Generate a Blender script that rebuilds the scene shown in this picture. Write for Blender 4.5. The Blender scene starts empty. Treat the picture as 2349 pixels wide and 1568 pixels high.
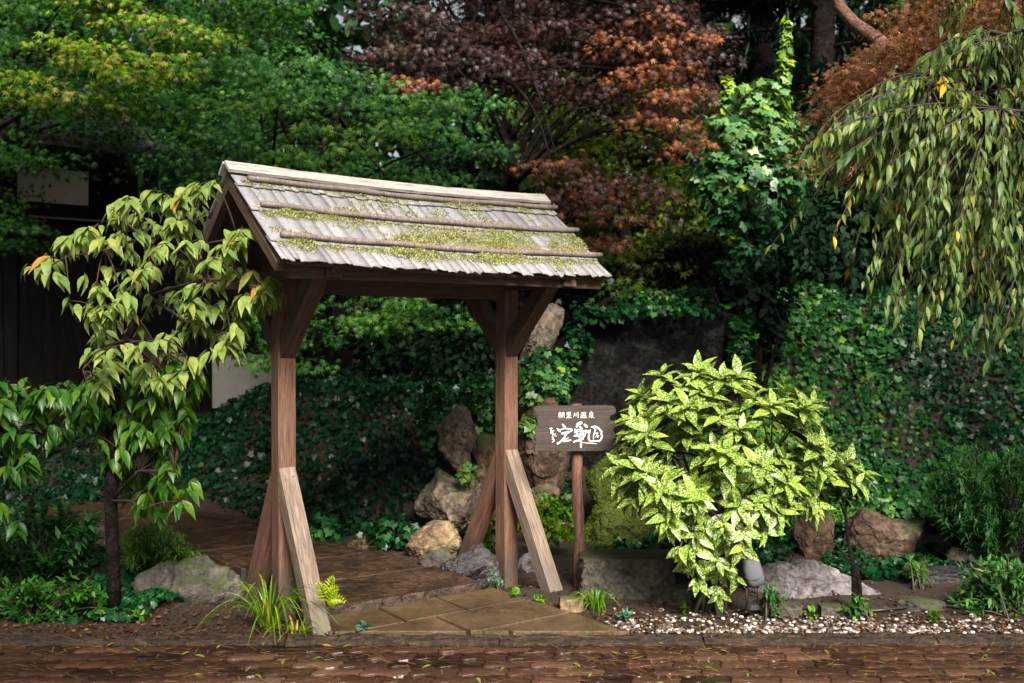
import bpy, bmesh, math, random
import numpy as np
from mathutils import Vector, Matrix, noise as mnoise

random.seed(7)
rng = np.random.default_rng(7)
C = bpy.context.scene.collection
SC = bpy.context.scene

# ------------------------------------------------------------------ camera
F_PX = 35.0 / 36.0 * 2349.0            # focal length in the 2349-px wide view of the photo
CAM_H = 1.5
cam_d = bpy.data.cameras.new("camera")
cam = bpy.data.objects.new("camera", cam_d)
C.objects.link(cam)
cam.location = (0, 0, CAM_H)
cam.rotation_euler = (math.radians(90), 0, 0)
cam_d.lens = 35
cam_d.sensor_width = 36
cam_d.clip_end = 400
cam_d.clip_start = 0.05
cam_d.dof.use_dof = True
cam_d.dof.focus_distance = 5.6
cam_d.dof.aperture_fstop = 2.4
SC.camera = cam

# ------------------------------------------------------------------ sky, sun, exposure
SUN_TO = Vector((0.20, -0.75, 0.63)).normalized()
sun_el = math.asin(SUN_TO.z)
sun_az = math.atan2(SUN_TO.x, SUN_TO.y)
w = bpy.data.worlds.new("World")
SC.world = w
w.use_nodes = True
nt = w.node_tree
bg = nt.nodes["Background"]
sky = nt.nodes.new("ShaderNodeTexSky")
sky.sky_type = 'NISHITA'
sky.sun_disc = False
sky.sun_elevation = sun_el
sky.sun_rotation = sun_az
sky.air_density = 1.0
sky.dust_density = 6.0
hs = nt.nodes.new("ShaderNodeHueSaturation")
hs.inputs["Saturation"].default_value = 0.3
nt.links.new(sky.outputs[0], hs.inputs["Color"])
nt.links.new(hs.outputs[0], bg.inputs[0])
bg.inputs[1].default_value = 0.065
sd = bpy.data.lights.new("sun", 'SUN')
sd.energy = 4.9
sd.angle = math.radians(22)
sd.color = (1.0, 0.95, 0.86)
so = bpy.data.objects.new("sun", sd)
C.objects.link(so)
so.rotation_euler = SUN_TO.to_track_quat('Z', 'Y').to_euler()
SC.view_settings.view_transform = 'Standard'
SC.view_settings.look = 'None'
SC.view_settings.exposure = 1.3
SC.view_settings.gamma = 1
SC.cycles.max_bounces = 6
SC.cycles.diffuse_bounces = 3
SC.cycles.glossy_bounces = 2
SC.cycles.transmission_bounces = 3
SC.cycles.transparent_max_bounces = 4
SC.cycles.use_denoising = True
SC.cycles.sample_clamp_indirect = 4.0


# ------------------------------------------------------------------ small helpers
def W(vx, vy, Y):
    """world point seen at view pixel (vx, vy) at distance Y"""
    return Vector(((vx - 1174.5) / F_PX * Y, Y, CAM_H - (vy - 784.0) / F_PX * Y))


def smooth(a, b, x):
    t = min(1.0, max(0.0, (x - a) / (b - a)))
    return t * t * (3 - 2 * t)


def tag(o, label=None, cat=None, group=None, kind=None):
    if label: o["label"] = label
    if cat: o["category"] = cat
    if group: o["group"] = group
    if kind: o["kind"] = kind
    return o


def empty(name, loc, label, cat, group=None, rz=0.0):
    o = bpy.data.objects.new(name, None)
    o.empty_display_size = 0.1
    C.objects.link(o)
    o.location = loc
    o.rotation_euler = (0, 0, rz)
    tag(o, label, cat, group)
    return o


def link(name, me, mat=None, parent=None):
    """link a mesh given in WORLD coordinates; keep it in place when parented"""
    o = bpy.data.objects.new(name, me)
    C.objects.link(o)
    if mat is not None:
        me.materials.append(mat)
    if parent is not None:
        o.parent = parent
        M = Matrix.Translation(parent.location) @ parent.rotation_euler.to_matrix().to_4x4()
        o.matrix_parent_inverse = M.inverted()
    return o


def from_bm(name, bm, mat=None, parent=None, smooth_shade=False):
    me = bpy.data.meshes.new(name)
    bm.normal_update()
    bm.to_mesh(me)
    bm.free()
    if smooth_shade:
        me.polygons.foreach_set("use_smooth", [True] * len(me.polygons))
    return link(name, me, mat, parent)


def np_mesh(name, verts, faces, mat=None, parent=None, tint=None, smooth_shade=False):
    """verts (N,3); faces (M,k) all the same size; tint per vertex"""
    me = bpy.data.meshes.new(name)
    nv, (nf, k) = len(verts), faces.shape
    me.vertices.add(nv)
    me.vertices.foreach_set("co", np.ascontiguousarray(verts, dtype=np.float32).ravel())
    me.loops.add(nf * k)
    me.loops.foreach_set("vertex_index", np.ascontiguousarray(faces, dtype=np.int32).ravel())
    me.polygons.add(nf)
    me.polygons.foreach_set("loop_start", np.arange(0, nf * k, k, dtype=np.int32))
    if smooth_shade:
        me.polygons.foreach_set("use_smooth", np.ones(nf, dtype=bool))
    me.update(calc_edges=True)
    if tint is not None:
        a = me.attributes.new("tint", 'FLOAT', 'POINT')
        a.data.foreach_set("value", np.ascontiguousarray(tint, dtype=np.float32))
    return link(name, me, mat, parent)


def tube_into(bm, pts, radii, segs=7, cap=True):
    rings = []
    n = len(pts)
    prev = None
    for i, p in enumerate(pts):
        p = Vector(p)
        a = Vector(pts[max(0, i - 1)]); b = Vector(pts[min(n - 1, i + 1)])
        d = (b - a)
        d = d.normalized() if d.length > 1e-9 else Vector((0, 0, 1))
        ref = prev if prev is not None else (Vector((1, 0, 0)) if abs(d.x) < .9 else Vector((0, 1, 0)))
        u = (ref - d * ref.dot(d))
        u = u.normalized() if u.length > 1e-6 else d.orthogonal().normalized()
        prev = u
        v = d.cross(u)
        rings.append([bm.verts.new(p + (u * math.cos(2 * math.pi * j / segs) + v * math.sin(2 * math.pi * j / segs)) * radii[i]) for j in range(segs)])
    for i in range(n - 1):
        for j in range(segs):
            bm.faces.new((rings[i][j], rings[i][(j + 1) % segs], rings[i + 1][(j + 1) % segs], rings[i + 1][j]))
    if cap:
        bm.faces.new(rings[0][::-1]); bm.faces.new(rings[-1])


def bez(p0, p1, p2, n):
    return [p0 * (1 - t) ** 2 + p1 * 2 * t * (1 - t) + p2 * t * t for t in [i / (n - 1) for i in range(n)]]


def in_poly(x, y, poly):
    c = False
    j = len(poly) - 1
    for i in range(len(poly)):
        xi, yi = poly[i]; xj, yj = poly[j]
        if (yi > y) != (yj > y) and x < (xj - xi) * (y - yi) / (yj - yi) + xi:
            c = not c
        j = i
    return c


def sample_poly(poly, n, rnd=random):
    xs = [p[0] for p in poly]; ys = [p[1] for p in poly]
    out = []
    while len(out) < n:
        x = rnd.uniform(min(xs), max(xs)); y = rnd.uniform(min(ys), max(ys))
        if in_poly(x, y, poly):
            out.append((x, y))
    return out


def clip_poly(poly, nx, ny, c):
    """keep nx*x + ny*y >= c"""
    out = []
    for i in range(len(poly)):
        a, b = poly[i], poly[(i + 1) % len(poly)]
        da, db = nx * a[0] + ny * a[1] - c, nx * b[0] + ny * b[1] - c
        if da >= 0: out.append(a)
        if da * db < 0:
            t = da / (da - db)
            out.append((a[0] + (b[0] - a[0]) * t, a[1] + (b[1] - a[1]) * t))
    return out


# ------------------------------------------------------------------ materials
def new_mat(name):
    m = bpy.data.materials.new(name)
    m.use_nodes = True
    nt = m.node_tree
    return m, nt, nt.nodes["Principled BSDF"], nt.nodes["Material Output"]


def ramp(nt, fac, stops):
    r = nt.nodes.new("ShaderNodeValToRGB")
    el = r.color_ramp.elements
    while len(el) < len(stops):
        el.new(0.5)
    for e, (p, c) in zip(el, stops):
        e.position = p
        e.color = (*c, 1) if len(c) == 3 else c
    nt.links.new(fac, r.inputs[0])
    return r.outputs[0]


def noise_n(nt, scale, detail=4, rough=.55, coords="Object", stretch=None, dist=0.0):
    tc = nt.nodes.new("ShaderNodeTexCoord")
    out = tc.outputs[coords]
    if stretch:
        mp = nt.nodes.new("ShaderNodeMapping")
        mp.inputs["Scale"].default_value = stretch
        nt.links.new(out, mp.inputs[0])
        out = mp.outputs[0]
    n = nt.nodes.new("ShaderNodeTexNoise")
    n.inputs["Scale"].default_value = scale
    n.inputs["Detail"].default_value = detail
    n.inputs["Roughness"].default_value = rough
    n.inputs["Distortion"].default_value = dist
    nt.links.new(out, n.inputs["Vector"])
    return n.outputs["Fac"]


def mixc(nt, fac, a, b, mode='MIX'):
    m = nt.nodes.new("ShaderNodeMix")
    m.data_type = 'RGBA'
    m.blend_type = mode
    for s, v in ((m.inputs[0], fac), (m.inputs[6], a), (m.inputs[7], b)):
        if isinstance(v, (int, float)):
            s.default_value = v
        elif isinstance(v, tuple):
            s.default_value = (*v, 1)
        else:
            nt.links.new(v, s)
    return m.outputs[2]


def bump(nt, bsdf, h, strength=.4, dist=.01):
    b = nt.nodes.new("ShaderNodeBump")
    b.inputs["Strength"].default_value = strength
    b.inputs["Distance"].default_value = dist
    nt.links.new(h, b.inputs["Height"])
    nt.links.new(b.outputs[0], bsdf.inputs["Normal"])


def leaf_mat(name, stops, rough=.4, trans=.25, spec=.5, mottled=None):
    m, nt, bs, out = new_mat(name)
    at = nt.nodes.new("ShaderNodeAttribute")
    at.attribute_name = "tint"
    def vivid(c, k=1.22):
        y = .25 * c[0] + .65 * c[1] + .10 * c[2]
        return tuple(max(.002, y + (q - y) * k) for q in c)
    col = ramp(nt, at.outputs["Fac"], [(p, vivid(c)) for p, c in stops])
    bn = noise_n(nt, 28, 3, .65)
    col = mixc(nt, .75, col, ramp(nt, bn, [(.34, (.55, .5, .42)), (.5, (1, 1, 1)), (.68, (1.25, 1.2, 1.1))]), 'MULTIPLY')
    if mottled:
        n = noise_n(nt, mottled[0], 3, .6)
        f = ramp(nt, n, [(mottled[1], (0, 0, 0)), (mottled[2], (1, 1, 1))])
        col = mixc(nt, f, col, mottled[3])
    nt.links.new(col, bs.inputs["Base Color"])
    bs.inputs["Roughness"].default_value = rough
    bs.inputs["Specular IOR Level"].default_value = spec
    tr = nt.nodes.new("ShaderNodeBsdfTranslucent")
    nt.links.new(col, tr.inputs[0])
    mx = nt.nodes.new("ShaderNodeMixShader")
    mx.inputs[0].default_value = trans
    nt.links.new(bs.outputs[0], mx.inputs[1])
    nt.links.new(tr.outputs[0], mx.inputs[2])
    nt.links.new(mx.outputs[0], out.inputs[0])
    return m


def wood_mat(name, dark, mid, light, grain=(14, 14, 1.1), rough=.7, blot=None):
    m, nt, bs, out = new_mat(name)
    g = noise_n(nt, 5.0, 6, .65, stretch=grain, dist=.6)
    col = ramp(nt, g, [(.28, dark), (.5, mid), (.74, light)])
    fine = noise_n(nt, 16.0, 3, .7, stretch=(10, 10, .7))
    f2 = ramp(nt, fine, [(.35, (.55, .55, .55)), (.6, (1.1, 1.1, 1.1))])
    col = mixc(nt, .7, col, f2, 'MULTIPLY')
    ck = noise_n(nt, 4.0, 2, .5, stretch=(22, 22, .55) if grain[2] < grain[0] else (.55, 22, 22), dist=.3)
    col = mixc(nt, .85, col, ramp(nt, ck, [(.462, (1, 1, 1)), (.485, (.28, .25, .23)), (.508, (1, 1, 1))]), 'MULTIPLY')
    if blot:
        b = noise_n(nt, 3.2, 4, .6, stretch=(1, 1, .6))
        fb = ramp(nt, b, [(.45, (0, 0, 0)), (.68, (1, 1, 1))])
        col = mixc(nt, fb, col, mixc(nt, .6, col, blot))
    nt.links.new(col, bs.inputs["Base Color"])
    bs.inputs["Roughness"].default_value = rough
    bump(nt, bs, g, .5, .006)
    return m


def rock_mat(name, a, b, c, moss=None, moss_amt=.5, scale=5.0, rough=.75):
    m, nt, bs, out = new_mat(name)
    n1 = noise_n(nt, scale, 8, .65, dist=.4)
    n2 = noise_n(nt, scale * 6, 6, .7)
    col = ramp(nt, n1, [(.3, a), (.5, b), (.7, c)])
    sp = ramp(nt, n2, [(.38, (.25, .24, .24)), (.5, (.8, .8, .8)), (.64, (1.4, 1.38, 1.34))])
    col = mixc(nt, .8, col, sp, 'MULTIPLY')
    tcv = nt.nodes.new("ShaderNodeTexCoord"); vo = nt.nodes.new("ShaderNodeTexVoronoi"); vo.feature = 'DISTANCE_TO_EDGE'
    vo.inputs["Scale"].default_value = scale * .9
    nzc = nt.nodes.new("ShaderNodeTexNoise"); nzc.inputs["Scale"].default_value = scale * 1.5; nzc.inputs["Detail"].default_value = 5
    nt.links.new(tcv.outputs["Object"], nzc.inputs["Vector"])
    va = nt.nodes.new("ShaderNodeVectorMath"); va.operation = 'MULTIPLY_ADD'; va.inputs[1].default_value = (.22, .22, .22)
    nt.links.new(nzc.outputs["Color"], va.inputs[0]); nt.links.new(tcv.outputs["Object"], va.inputs[2]); nt.links.new(va.outputs[0], vo.inputs["Vector"])
    col = mixc(nt, .85, col, ramp(nt, vo.outputs["Distance"], [(.0, (.22, .2, .19)), (.035, (.8, .8, .8)), (.12, (1, 1, 1))]), 'MULTIPLY')
    if moss:
        geo = nt.nodes.new("ShaderNodeNewGeometry")
        sx = nt.nodes.new("ShaderNodeSeparateXYZ")
        nt.links.new(geo.outputs["Normal"], sx.inputs[0])
        n3 = noise_n(nt, scale * 1.2, 5, .6)
        ad = nt.nodes.new("ShaderNodeMath"); ad.operation = 'MULTIPLY_ADD'
        nt.links.new(sx.outputs[2], ad.inputs[0]); ad.inputs[1].default_value = .35
        nt.links.new(n3, ad.inputs[2])
        f = ramp(nt, ad.outputs[0], [(.95 - moss_amt, (0, 0, 0)), (1.12 - moss_amt, (1, 1, 1))])
        mc = ramp(nt, n2, [(.3, tuple(x * .45 for x in moss)), (.7, moss)])
        col = mixc(nt, f, col, mc)
    nt.links.new(col, bs.inputs["Base Color"])
    bs.inputs["Roughness"].default_value = rough
    ad2 = nt.nodes.new("ShaderNodeMath"); ad2.operation = 'MULTIPLY_ADD'
    nt.links.new(n2, ad2.inputs[0]); ad2.inputs[1].default_value = .4
    nt.links.new(n1, ad2.inputs[2])
    bump(nt, bs, ad2.outputs[0], 1.0, .04)
    return m


def plain_mat(name, a, b, scale=8, rough=.6, metal=0.0, bmp=.2):
    m, nt, bs, out = new_mat(name)
    n = noise_n(nt, scale, 6, .65)
    nt.links.new(ramp(nt, n, [(.3, a), (.7, b)]), bs.inputs["Base Color"])
    bs.inputs["Roughness"].default_value = rough
    bs.inputs["Metallic"].default_value = metal
    if bmp: bump(nt, bs, n, bmp, .01)
    return m


def tint_mat(name, stops, rough=.7, scale=30, bmp=.5, mult=.5, rough_noise=None):
    m, nt, bs, out = new_mat(name)
    at = nt.nodes.new("ShaderNodeAttribute"); at.attribute_name = "tint"
    col = ramp(nt, at.outputs["Fac"], stops)
    n = noise_n(nt, scale, 6, .7)
    col = mixc(nt, mult, col, ramp(nt, n, [(.3, (.35, .35, .35)), (.7, (1.2, 1.2, 1.2))]), 'MULTIPLY')
    nt.links.new(col, bs.inputs["Base Color"])
    bs.inputs["Roughness"].default_value = rough
    if rough_noise:
        n2 = noise_n(nt, rough_noise[0], 4, .6)
        r = ramp(nt, n2, [(.35, (rough_noise[1],) * 3), (.65, (rough_noise[2],) * 3)])
        nt.links.new(r, bs.inputs["Roughness"])
    bump(nt, bs, n, bmp, .006)
    return m


MAT = {}
MAT['post'] = wood_mat("post_wood", (.055, .024, .014), (.135, .063, .037), (.215, .108, .064))
MAT['strut'] = wood_mat("strut_wood", (.085, .054, .036), (.19, .13, .093), (.31, .235, .18), blot=(.09, .07, .05))
_m = MAT['strut']; _nt = _m.node_tree; _bs = _nt.nodes["Principled BSDF"]
_src = _bs.inputs["Base Color"].links[0].from_socket
_tc = _nt.nodes.new("ShaderNodeTexCoord"); _sx = _nt.nodes.new("ShaderNodeSeparateXYZ"); _nt.links.new(_tc.outputs["Object"], _sx.inputs[0])
_nz = noise_n(_nt, 7, 5, .65, stretch=(1.6, 1.6, .5))
_ad = _nt.nodes.new("ShaderNodeMath"); _ad.operation = 'MULTIPLY_ADD'; _nt.links.new(_nz, _ad.inputs[0]); _ad.inputs[1].default_value = .9; _nt.links.new(_sx.outputs[2], _ad.inputs[2])
_mr = _nt.nodes.new('ShaderNodeMath'); _mr.operation = 'MULTIPLY'; _mr.inputs[1].default_value = .5; _nt.links.new(_ad.outputs[0], _mr.inputs[0])
_f = ramp(_nt, _mr.outputs[0], [(.52, (0, 0, 0)), (.66, (.75, .75, .75)), (.67, (.75, .75, .75))])
_nt.links.new(mixc(_nt, _f, _src, (.10, .085, .066)), _bs.inputs["Base Color"])
_m = MAT['post']; _nt = _m.node_tree; _bs = _nt.nodes["Principled BSDF"]
_src = _bs.inputs["Base Color"].links[0].from_socket
_tc = _nt.nodes.new("ShaderNodeTexCoord"); _sx = _nt.nodes.new("ShaderNodeSeparateXYZ"); _nt.links.new(_tc.outputs["Object"], _sx.inputs[0])
_nz = noise_n(_nt, 6, 5, .65, stretch=(1.8, 1.8, .5))
_ad = _nt.nodes.new("ShaderNodeMath"); _ad.operation = 'MULTIPLY_ADD'; _nt.links.new(_nz, _ad.inputs[0]); _ad.inputs[1].default_value = -.6; _nt.links.new(_sx.outputs[2], _ad.inputs[2])
_f = ramp(_nt, _ad.outputs[0], [(.0, (.7, .7, .7)), (.14, (0, 0, 0))])
_nt.links.new(mixc(_nt, _f, _src, (.045, .034, .025)), _bs.inputs["Base Color"])
MAT['beam'] = wood_mat("beam_wood", (.032, .015, .010), (.07, .035, .021), (.12, .063, .038))
MAT['rail'] = wood_mat("rail_wood", (.09, .065, .055), (.16, .125, .11), (.26, .21, .19), rough=.6)
MAT['cap'] = wood_mat("cap_wood", (.25, .215, .185), (.40, .36, .32), (.50, .46, .425))
MAT['shingle'] = tint_mat("shingle_wood", [(0, (.07, .063, .064)), (.3, (.175, .162, .166)), (.75, (.28, .264, .27)), (1, (.37, .345, .34))], scale=60, bmp=.6, mult=.65)
MAT['moss'] = leaf_mat("roof_moss", [(0, (.12, .13, .05)), (.5, (.30, .31, .14)), (.85, (.46, .45, .26)), (1, (.38, .26, .14))], rough=.9, trans=.1, spec=.1)
MAT['signwood'] = wood_mat("sign_wood", (.022, .012, .009), (.040, .024, .018), (.060, .036, .027), grain=(1.1, 14, 14))
MAT['white_paint'] = plain_mat("white_paint", (.78, .78, .76), (.84, .84, .82), 20, .6, bmp=0)
MAT['sign_post'] = wood_mat("sign_post_wood", (.03, .012, .007), (.10, .042, .024), (.26, .14, .09), grain=(8, 8, .9))
MAT['bark'] = rock_mat("dark_bark", (.005, .004, .0035), (.013, .009, .008), (.034, .024, .02), scale=9)
MAT['bark_red'] = rock_mat("pine_bark", (.06, .025, .015), (.16, .07, .045), (.24, .12, .08), scale=9)
MAT['twig'] = plain_mat("twig_bark", (.018, .010, .007), (.042, .022, .015), 20, .7)
MAT['stem'] = plain_mat("shrub_stem", (.022, .02, .010), (.055, .042, .024), 20, .7)
MAT['soil'] = None
MAT['black'] = plain_mat("black_metal", (.012, .012, .012), (.03, .03, .03), 20, .4)


# ------------------------------------------------------------------ leaf templates (length along +Y, face up +Z)
def tm_oval(wd=.22, droop=.25, fold=.06, rows=(0, .14, .36, .6, .82, 1.0), prof=(.06, .62, 1.0, .82, .32, 0.0)):
    v, f = [], []
    for y, p in zip(rows, prof):
        z = -droop * y * y
        hw = wd * p
        v += [(-hw, y, z + fold * p), (0, y, z), (hw, y, z + fold * p)]
    for i in range(len(rows) - 1):
        a = i * 3
        f += [(a, a + 1, a + 4, a + 3), (a + 1, a + 2, a + 5, a + 4)]
    return np.array(v, float), np.array(f)


def tm_star(angles, lens, inner=.3, droop=.2, base=.12):
    """palmate leaf as a fan of quads round the petiole end"""
    pts = []
    n = len(angles)
    for i in range(n):
        a = math.radians(angles[i]); l = lens[i]
        pts.append((math.sin(a) * l, math.cos(a) * l, -droop * l * l))
        if i < n - 1:
            am = math.radians((angles[i] + angles[i + 1]) / 2)
            li = inner * (lens[i] + lens[i + 1]) / 2
            pts.append((math.sin(am) * li, math.cos(am) * li, -.02))
    v = [(0, 0, 0)] + pts
    # quads: centre, valley, tip, valley
    f = []
    for i in range(n):
        k = 1 + 2 * i
        l = k - 1 if i > 0 else None
        r = k + 1 if i < n - 1 else None
        if l is None:
            v.append((math.sin(math.radians(angles[0] - 16)) * base, math.cos(math.radians(angles[0] - 16)) * base, 0)); l = len(v) - 1
        if r is None:
            v.append((math.sin(math.radians(angles[-1] + 16)) * base, math.cos(math.radians(angles[-1] + 16)) * base, 0)); r = len(v) - 1
        f.append((0, l, k, r))
    return np.array(v, float), np.array(f)[:, ::-1]


T_CHERRY = tm_oval(.195, .36, .07)
T_WEEP = tm_oval(.15, .22, .05)
T_AUCUBA = tm_oval(.20, .22, .05, prof=(.12, .66, 1.0, .86, .4, 0.0))
T_MAPLE = tm_star((-118, -76, -36, 0, 36, 76, 118), (.45, .8, .97, 1.05, .97, .8, .45), .34, .22)
T_MAPLE5 = tm_star((-100, -48, 0, 48, 100), (.6, .9, 1.05, .9, .6), .36, .2)
T_IVY = tm_star((-112, -56, 0, 56, 112), (.6, .75, 1.0, .75, .6), .74, .15, .35)
T_SMALL = tm_oval(.27, .15, .05, rows=(0, .3, .7, 1.0), prof=(.1, 1.0, .8, 0.0))
T_BLADE = tm_oval(.035, .0, .0, rows=(0, .5, 1.0), prof=(.7, 1.0, .1))


def scatter(name, tmpl, pos, dirs, nrm, size, tint, mat, parent=None, smooth_shade=True):
    tv, tf = tmpl
    pos = np.asarray(pos, float); d = np.asarray(dirs, float); n = np.asarray(nrm, float)
    size = np.asarray(size, float); tint = np.asarray(tint, float)
    d /= np.linalg.norm(d, axis=1, keepdims=True) + 1e-9
    n = n - d * np.sum(n * d, axis=1, keepdims=True)
    n /= np.linalg.norm(n, axis=1, keepdims=True) + 1e-9
    x = np.cross(d, n)
    V = (x[:, None, :] * tv[None, :, 0:1] + d[:, None, :] * tv[None, :, 1:2] + n[:, None, :] * tv[None, :, 2:3]) * size[:, None, None] + pos[:, None, :]
    k = len(tv)
    Fc = (tf[None, :, :] + (np.arange(len(pos)) * k)[:, None, None]).reshape(-1, tf.shape[1])
    return np_mesh(name, V.reshape(-1, 3), Fc, mat, parent, np.repeat(tint, k), smooth_shade)


def rnd_unit(n):
    v = rng.normal(size=(n, 3))
    return v / np.linalg.norm(v, axis=1, keepdims=True)


UP = np.array((0, 0, 1.0))
CAMW = np.array((0, -1.0, 0))


def pad_leaves(pads, size=(.05, .08), droop=.55, face=.35, tint_pad=.5):
    """leaves on flattened, domed sprays: returns arrays for scatter. pad = (center, rx, ry, rz, n, tint)"""
    P, D, Nn, S, T = [], [], [], [], []
    for (c, rx, ry, rz, n, tn) in pads:
        r = np.sqrt(rng.random(n)) ** .9
        a = rng.random(n) * 2 * math.pi
        ox, oy = np.cos(a) * r, np.sin(a) * r
        lump = .5 * np.sin(ox * 5 + c[0] * 3) * np.cos(oy * 5 + c[1] * 2)
        z = rz * ((1 - r ** 2) * .9 + lump * .5 + rng.normal(size=n) * .28 - .4)
        P.append(np.stack([c[0] + ox * rx, c[1] + oy * ry, c[2] + z], 1))
        out = np.stack([ox, oy, np.zeros(n)], 1)
        ru = rnd_unit(n)
        D.append(out * .9 + ru * .7 + UP * -droop)
        Nn.append(UP * .75 + out * .3 + CAMW * face + rnd_unit(n) * .55)
        S.append(rng.uniform(size[0], size[1], n))
        T.append(np.clip(tn + rng.normal(size=n) * .16, 0, 1))
    return np.concatenate(P), np.concatenate(D), np.concatenate(Nn), np.concatenate(S), np.concatenate(T)


# ------------------------------------------------------------------ gate frame of reference
TH = math.radians(35)
L = Vector((math.cos(TH), math.sin(TH), 0))
FR = Vector((math.sin(TH), -math.cos(TH), 0))
G0 = Vector((-1.273, 5.55, 0))


def GP(t, k, z):
    p = G0 + L * t + FR * k
    return Vector((p.x, p.y, z))


def gate_tk(x, y):
    d = Vector((x - G0.x, y - G0.y, 0))
    return d.dot(L), d.dot(FR)


# ------------------------------------------------------------------ terrain
KERB0, KERB1 = 5.03, 5.13
ROAD_Z = -.03


def bank(x, y):
    """height of the planted bank behind the garden"""
    by = 8.3 + (0.9 if x < -2.4 else 0) * smooth(-2.2, -3.4, x) - 0.75 * math.exp(-((x + 0.9) / .9) ** 2) + .5 * smooth(1.5, 3.5, x)
    if x < -2.4: by = 8.3 + .9 * smooth(-2.4, -3.6, x)
    h = 1.05 + .85 * smooth(.2, 1.4, x) - .35 * smooth(-2.2, -3.2, x)
    s = smooth(by - .15, by + 1.5, y)
    return h * s + .10 * smooth(by + 1.5, by + 8, y)


def gz(x, y):
    z = -.015
    z += .035 * mnoise.noise(Vector((x * 1.7, y * 1.7, 3.1))) * smooth(5.2, 6.0, y)
    z -= .09 * math.exp(-((x + .05) / .45) ** 2 - ((y - 6.45) / .28) ** 2)      # hollow at the right post
    z -= .06 * math.exp(-((x + 1.7) / .3) ** 2 - ((y - 5.95) / .3) ** 2)        # and by the left rear strut
    t_, k_ = gate_tk(x, y)
    if k_ < 1.9: z -= .07 * smooth(-.05, .05, t_) * smooth(1.33, 1.2, t_) * smooth(-.35, -.1, k_)
    z += .10 * smooth(6.2, 8.2, y) * smooth(.3, 1.2, x)
    z += bank(x, y)
    b = bank(x, y)
    z += .10 * b * mnoise.noise(Vector((x * 1.3, y * 1.3, 7.7)))
    return z


def grid_mesh(name, x0, x1, y0, y1, nx, ny, fz, mat):
    xs = np.linspace(x0, x1, nx); ys = np.linspace(y0, y1, ny)
    V = np.array([(x, y, fz(x, y)) for y in ys for x in xs])
    i = np.arange(nx - 1); j = np.arange(ny - 1)
    a = (j[:, None] * nx + i[None, :]).ravel()
    Fc = np.stack([a, a + 1, a + nx + 1, a + nx], 1)
    return np_mesh(name, V, Fc, mat, None, None, True)


m, nt, bs, out = new_mat("soil")
n1 = noise_n(nt, 3.0, 8, .7); n2 = noise_n(nt, 45, 5, .7)
col = ramp(nt, n1, [(.3, (.016, .009, .005)), (.55, (.036, .020, .011)), (.75, (.066, .036, .020))])
col = mixc(nt, .8, col, ramp(nt, n2, [(.3, (.4, .4, .4)), (.65, (1.3, 1.25, 1.2))]), 'MULTIPLY')
nt.links.new(col, bs.inputs["Base Color"]); bs.inputs["Roughness"].default_value = .75
bump(nt, bs, n2, .9, .02)
MAT['soil'] = m
tag(grid_mesh("ground", -7, 7, KERB1 - .02, 14, 200, 150, gz, MAT['soil']), kind="structure")
far = grid_mesh("hill", -60, 60, 12.5, 90, 90, 40, lambda x, y: gz(max(-6.9, min(6.9, x)), 13.5) + (y - 13.9) * .03 - .12, MAT['soil'])
tag(far, kind="structure")
for nm, xa, xb in (("terrain", -60, -6.95), ("terrain", 6.95, 60)):
    tag(grid_mesh(nm, xa, xb, KERB1 - .02, 14.0, 12, 40, lambda x, y: gz(6.9 if x > 0 else -6.9, y) - .005, MAT['soil']), kind="structure")

# ------------------------------------------------------------------ road of interlocking pavers
grout = plain_mat("grout", (.008, .006, .005), (.02, .015, .012), 30, .5)
bm = bmesh.new()
vs = [bm.verts.new(p) for p in ((-60, -40, ROAD_Z - .009), (60, -40, ROAD_Z - .009), (60, KERB0 + .01, ROAD_Z - .009), (-60, KERB0 + .01, ROAD_Z - .009))]
bm.faces.new(vs)
tag(from_bm("road", bm, grout), kind="structure")
MAT['paver'] = tint_mat("paver", [(0, (.017, .008, .006)), (.35, (.040, .018, .012)), (.7, (.074, .034, .022)), (1, (.125, .064, .044))], rough=.3, scale=34, bmp=.12, mult=.6, rough_noise=(1.6, .07, .28))
PV, PF, PT = [], [], []
PLX, PLY, gap = .225, .1125, .0032


def paver(cx, cy, tint):
    hx, hy = PLX / 2, PLY / 2
    a = .017
    # zig-zag outline: long sides waved, short sides notched to interlock with the next
    top = [(-hx, hy), (-hx * .78, hy + a * .0), (-hx * .5, hy + a), (-hx * .22, hy + a), (0, hy), (hx * .22, hy - a), (hx * .5, hy - a), (hx * .78, hy), (hx, hy)]
    right = [(hx + a * .8, hy * .3), (hx - a * .3, -hy * .3)]
    bot = [(x, y - PLY) for x, y in top][::-1]
    left = [(x - PLX, y) for x, y in right][::-1]
    o = top + right + bot + left
    o = [(x * (1 - gap * 2 / PLX), y * (1 - gap * 2 / PLY)) for x, y in o][::-1]
    dz = random.gauss(0, .0007)
    tx, ty = random.gauss(0, .0035), random.gauss(0, .0035)
    b0 = len(PV)
    n = len(o)
    for s, zz in ((1.0, -.010), (1.0, -.0012), (.985, 0.0)):
        for x, y in o:
            PV.append((cx + x * s, cy + y * s, ROAD_Z + zz + dz + x * tx + y * ty))
            PT.append(tint)
    for r in (0, 1):
        for i in range(n):
            PF.append((b0 + r * n + i, b0 + r * n + (i + 1) % n, b0 + (r + 1) * n + (i + 1) % n, b0 + (r + 1) * n + i))
    PV.append((cx, cy, ROAD_Z + dz)); PT.append(tint)
    c = len(PV) - 1
    for i in range(0, n, 2):
        PF.append((b0 + 2 * n + i, b0 + 2 * n + (i + 1) % n, b0 + 2 * n + (i + 2) % n, c))


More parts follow.
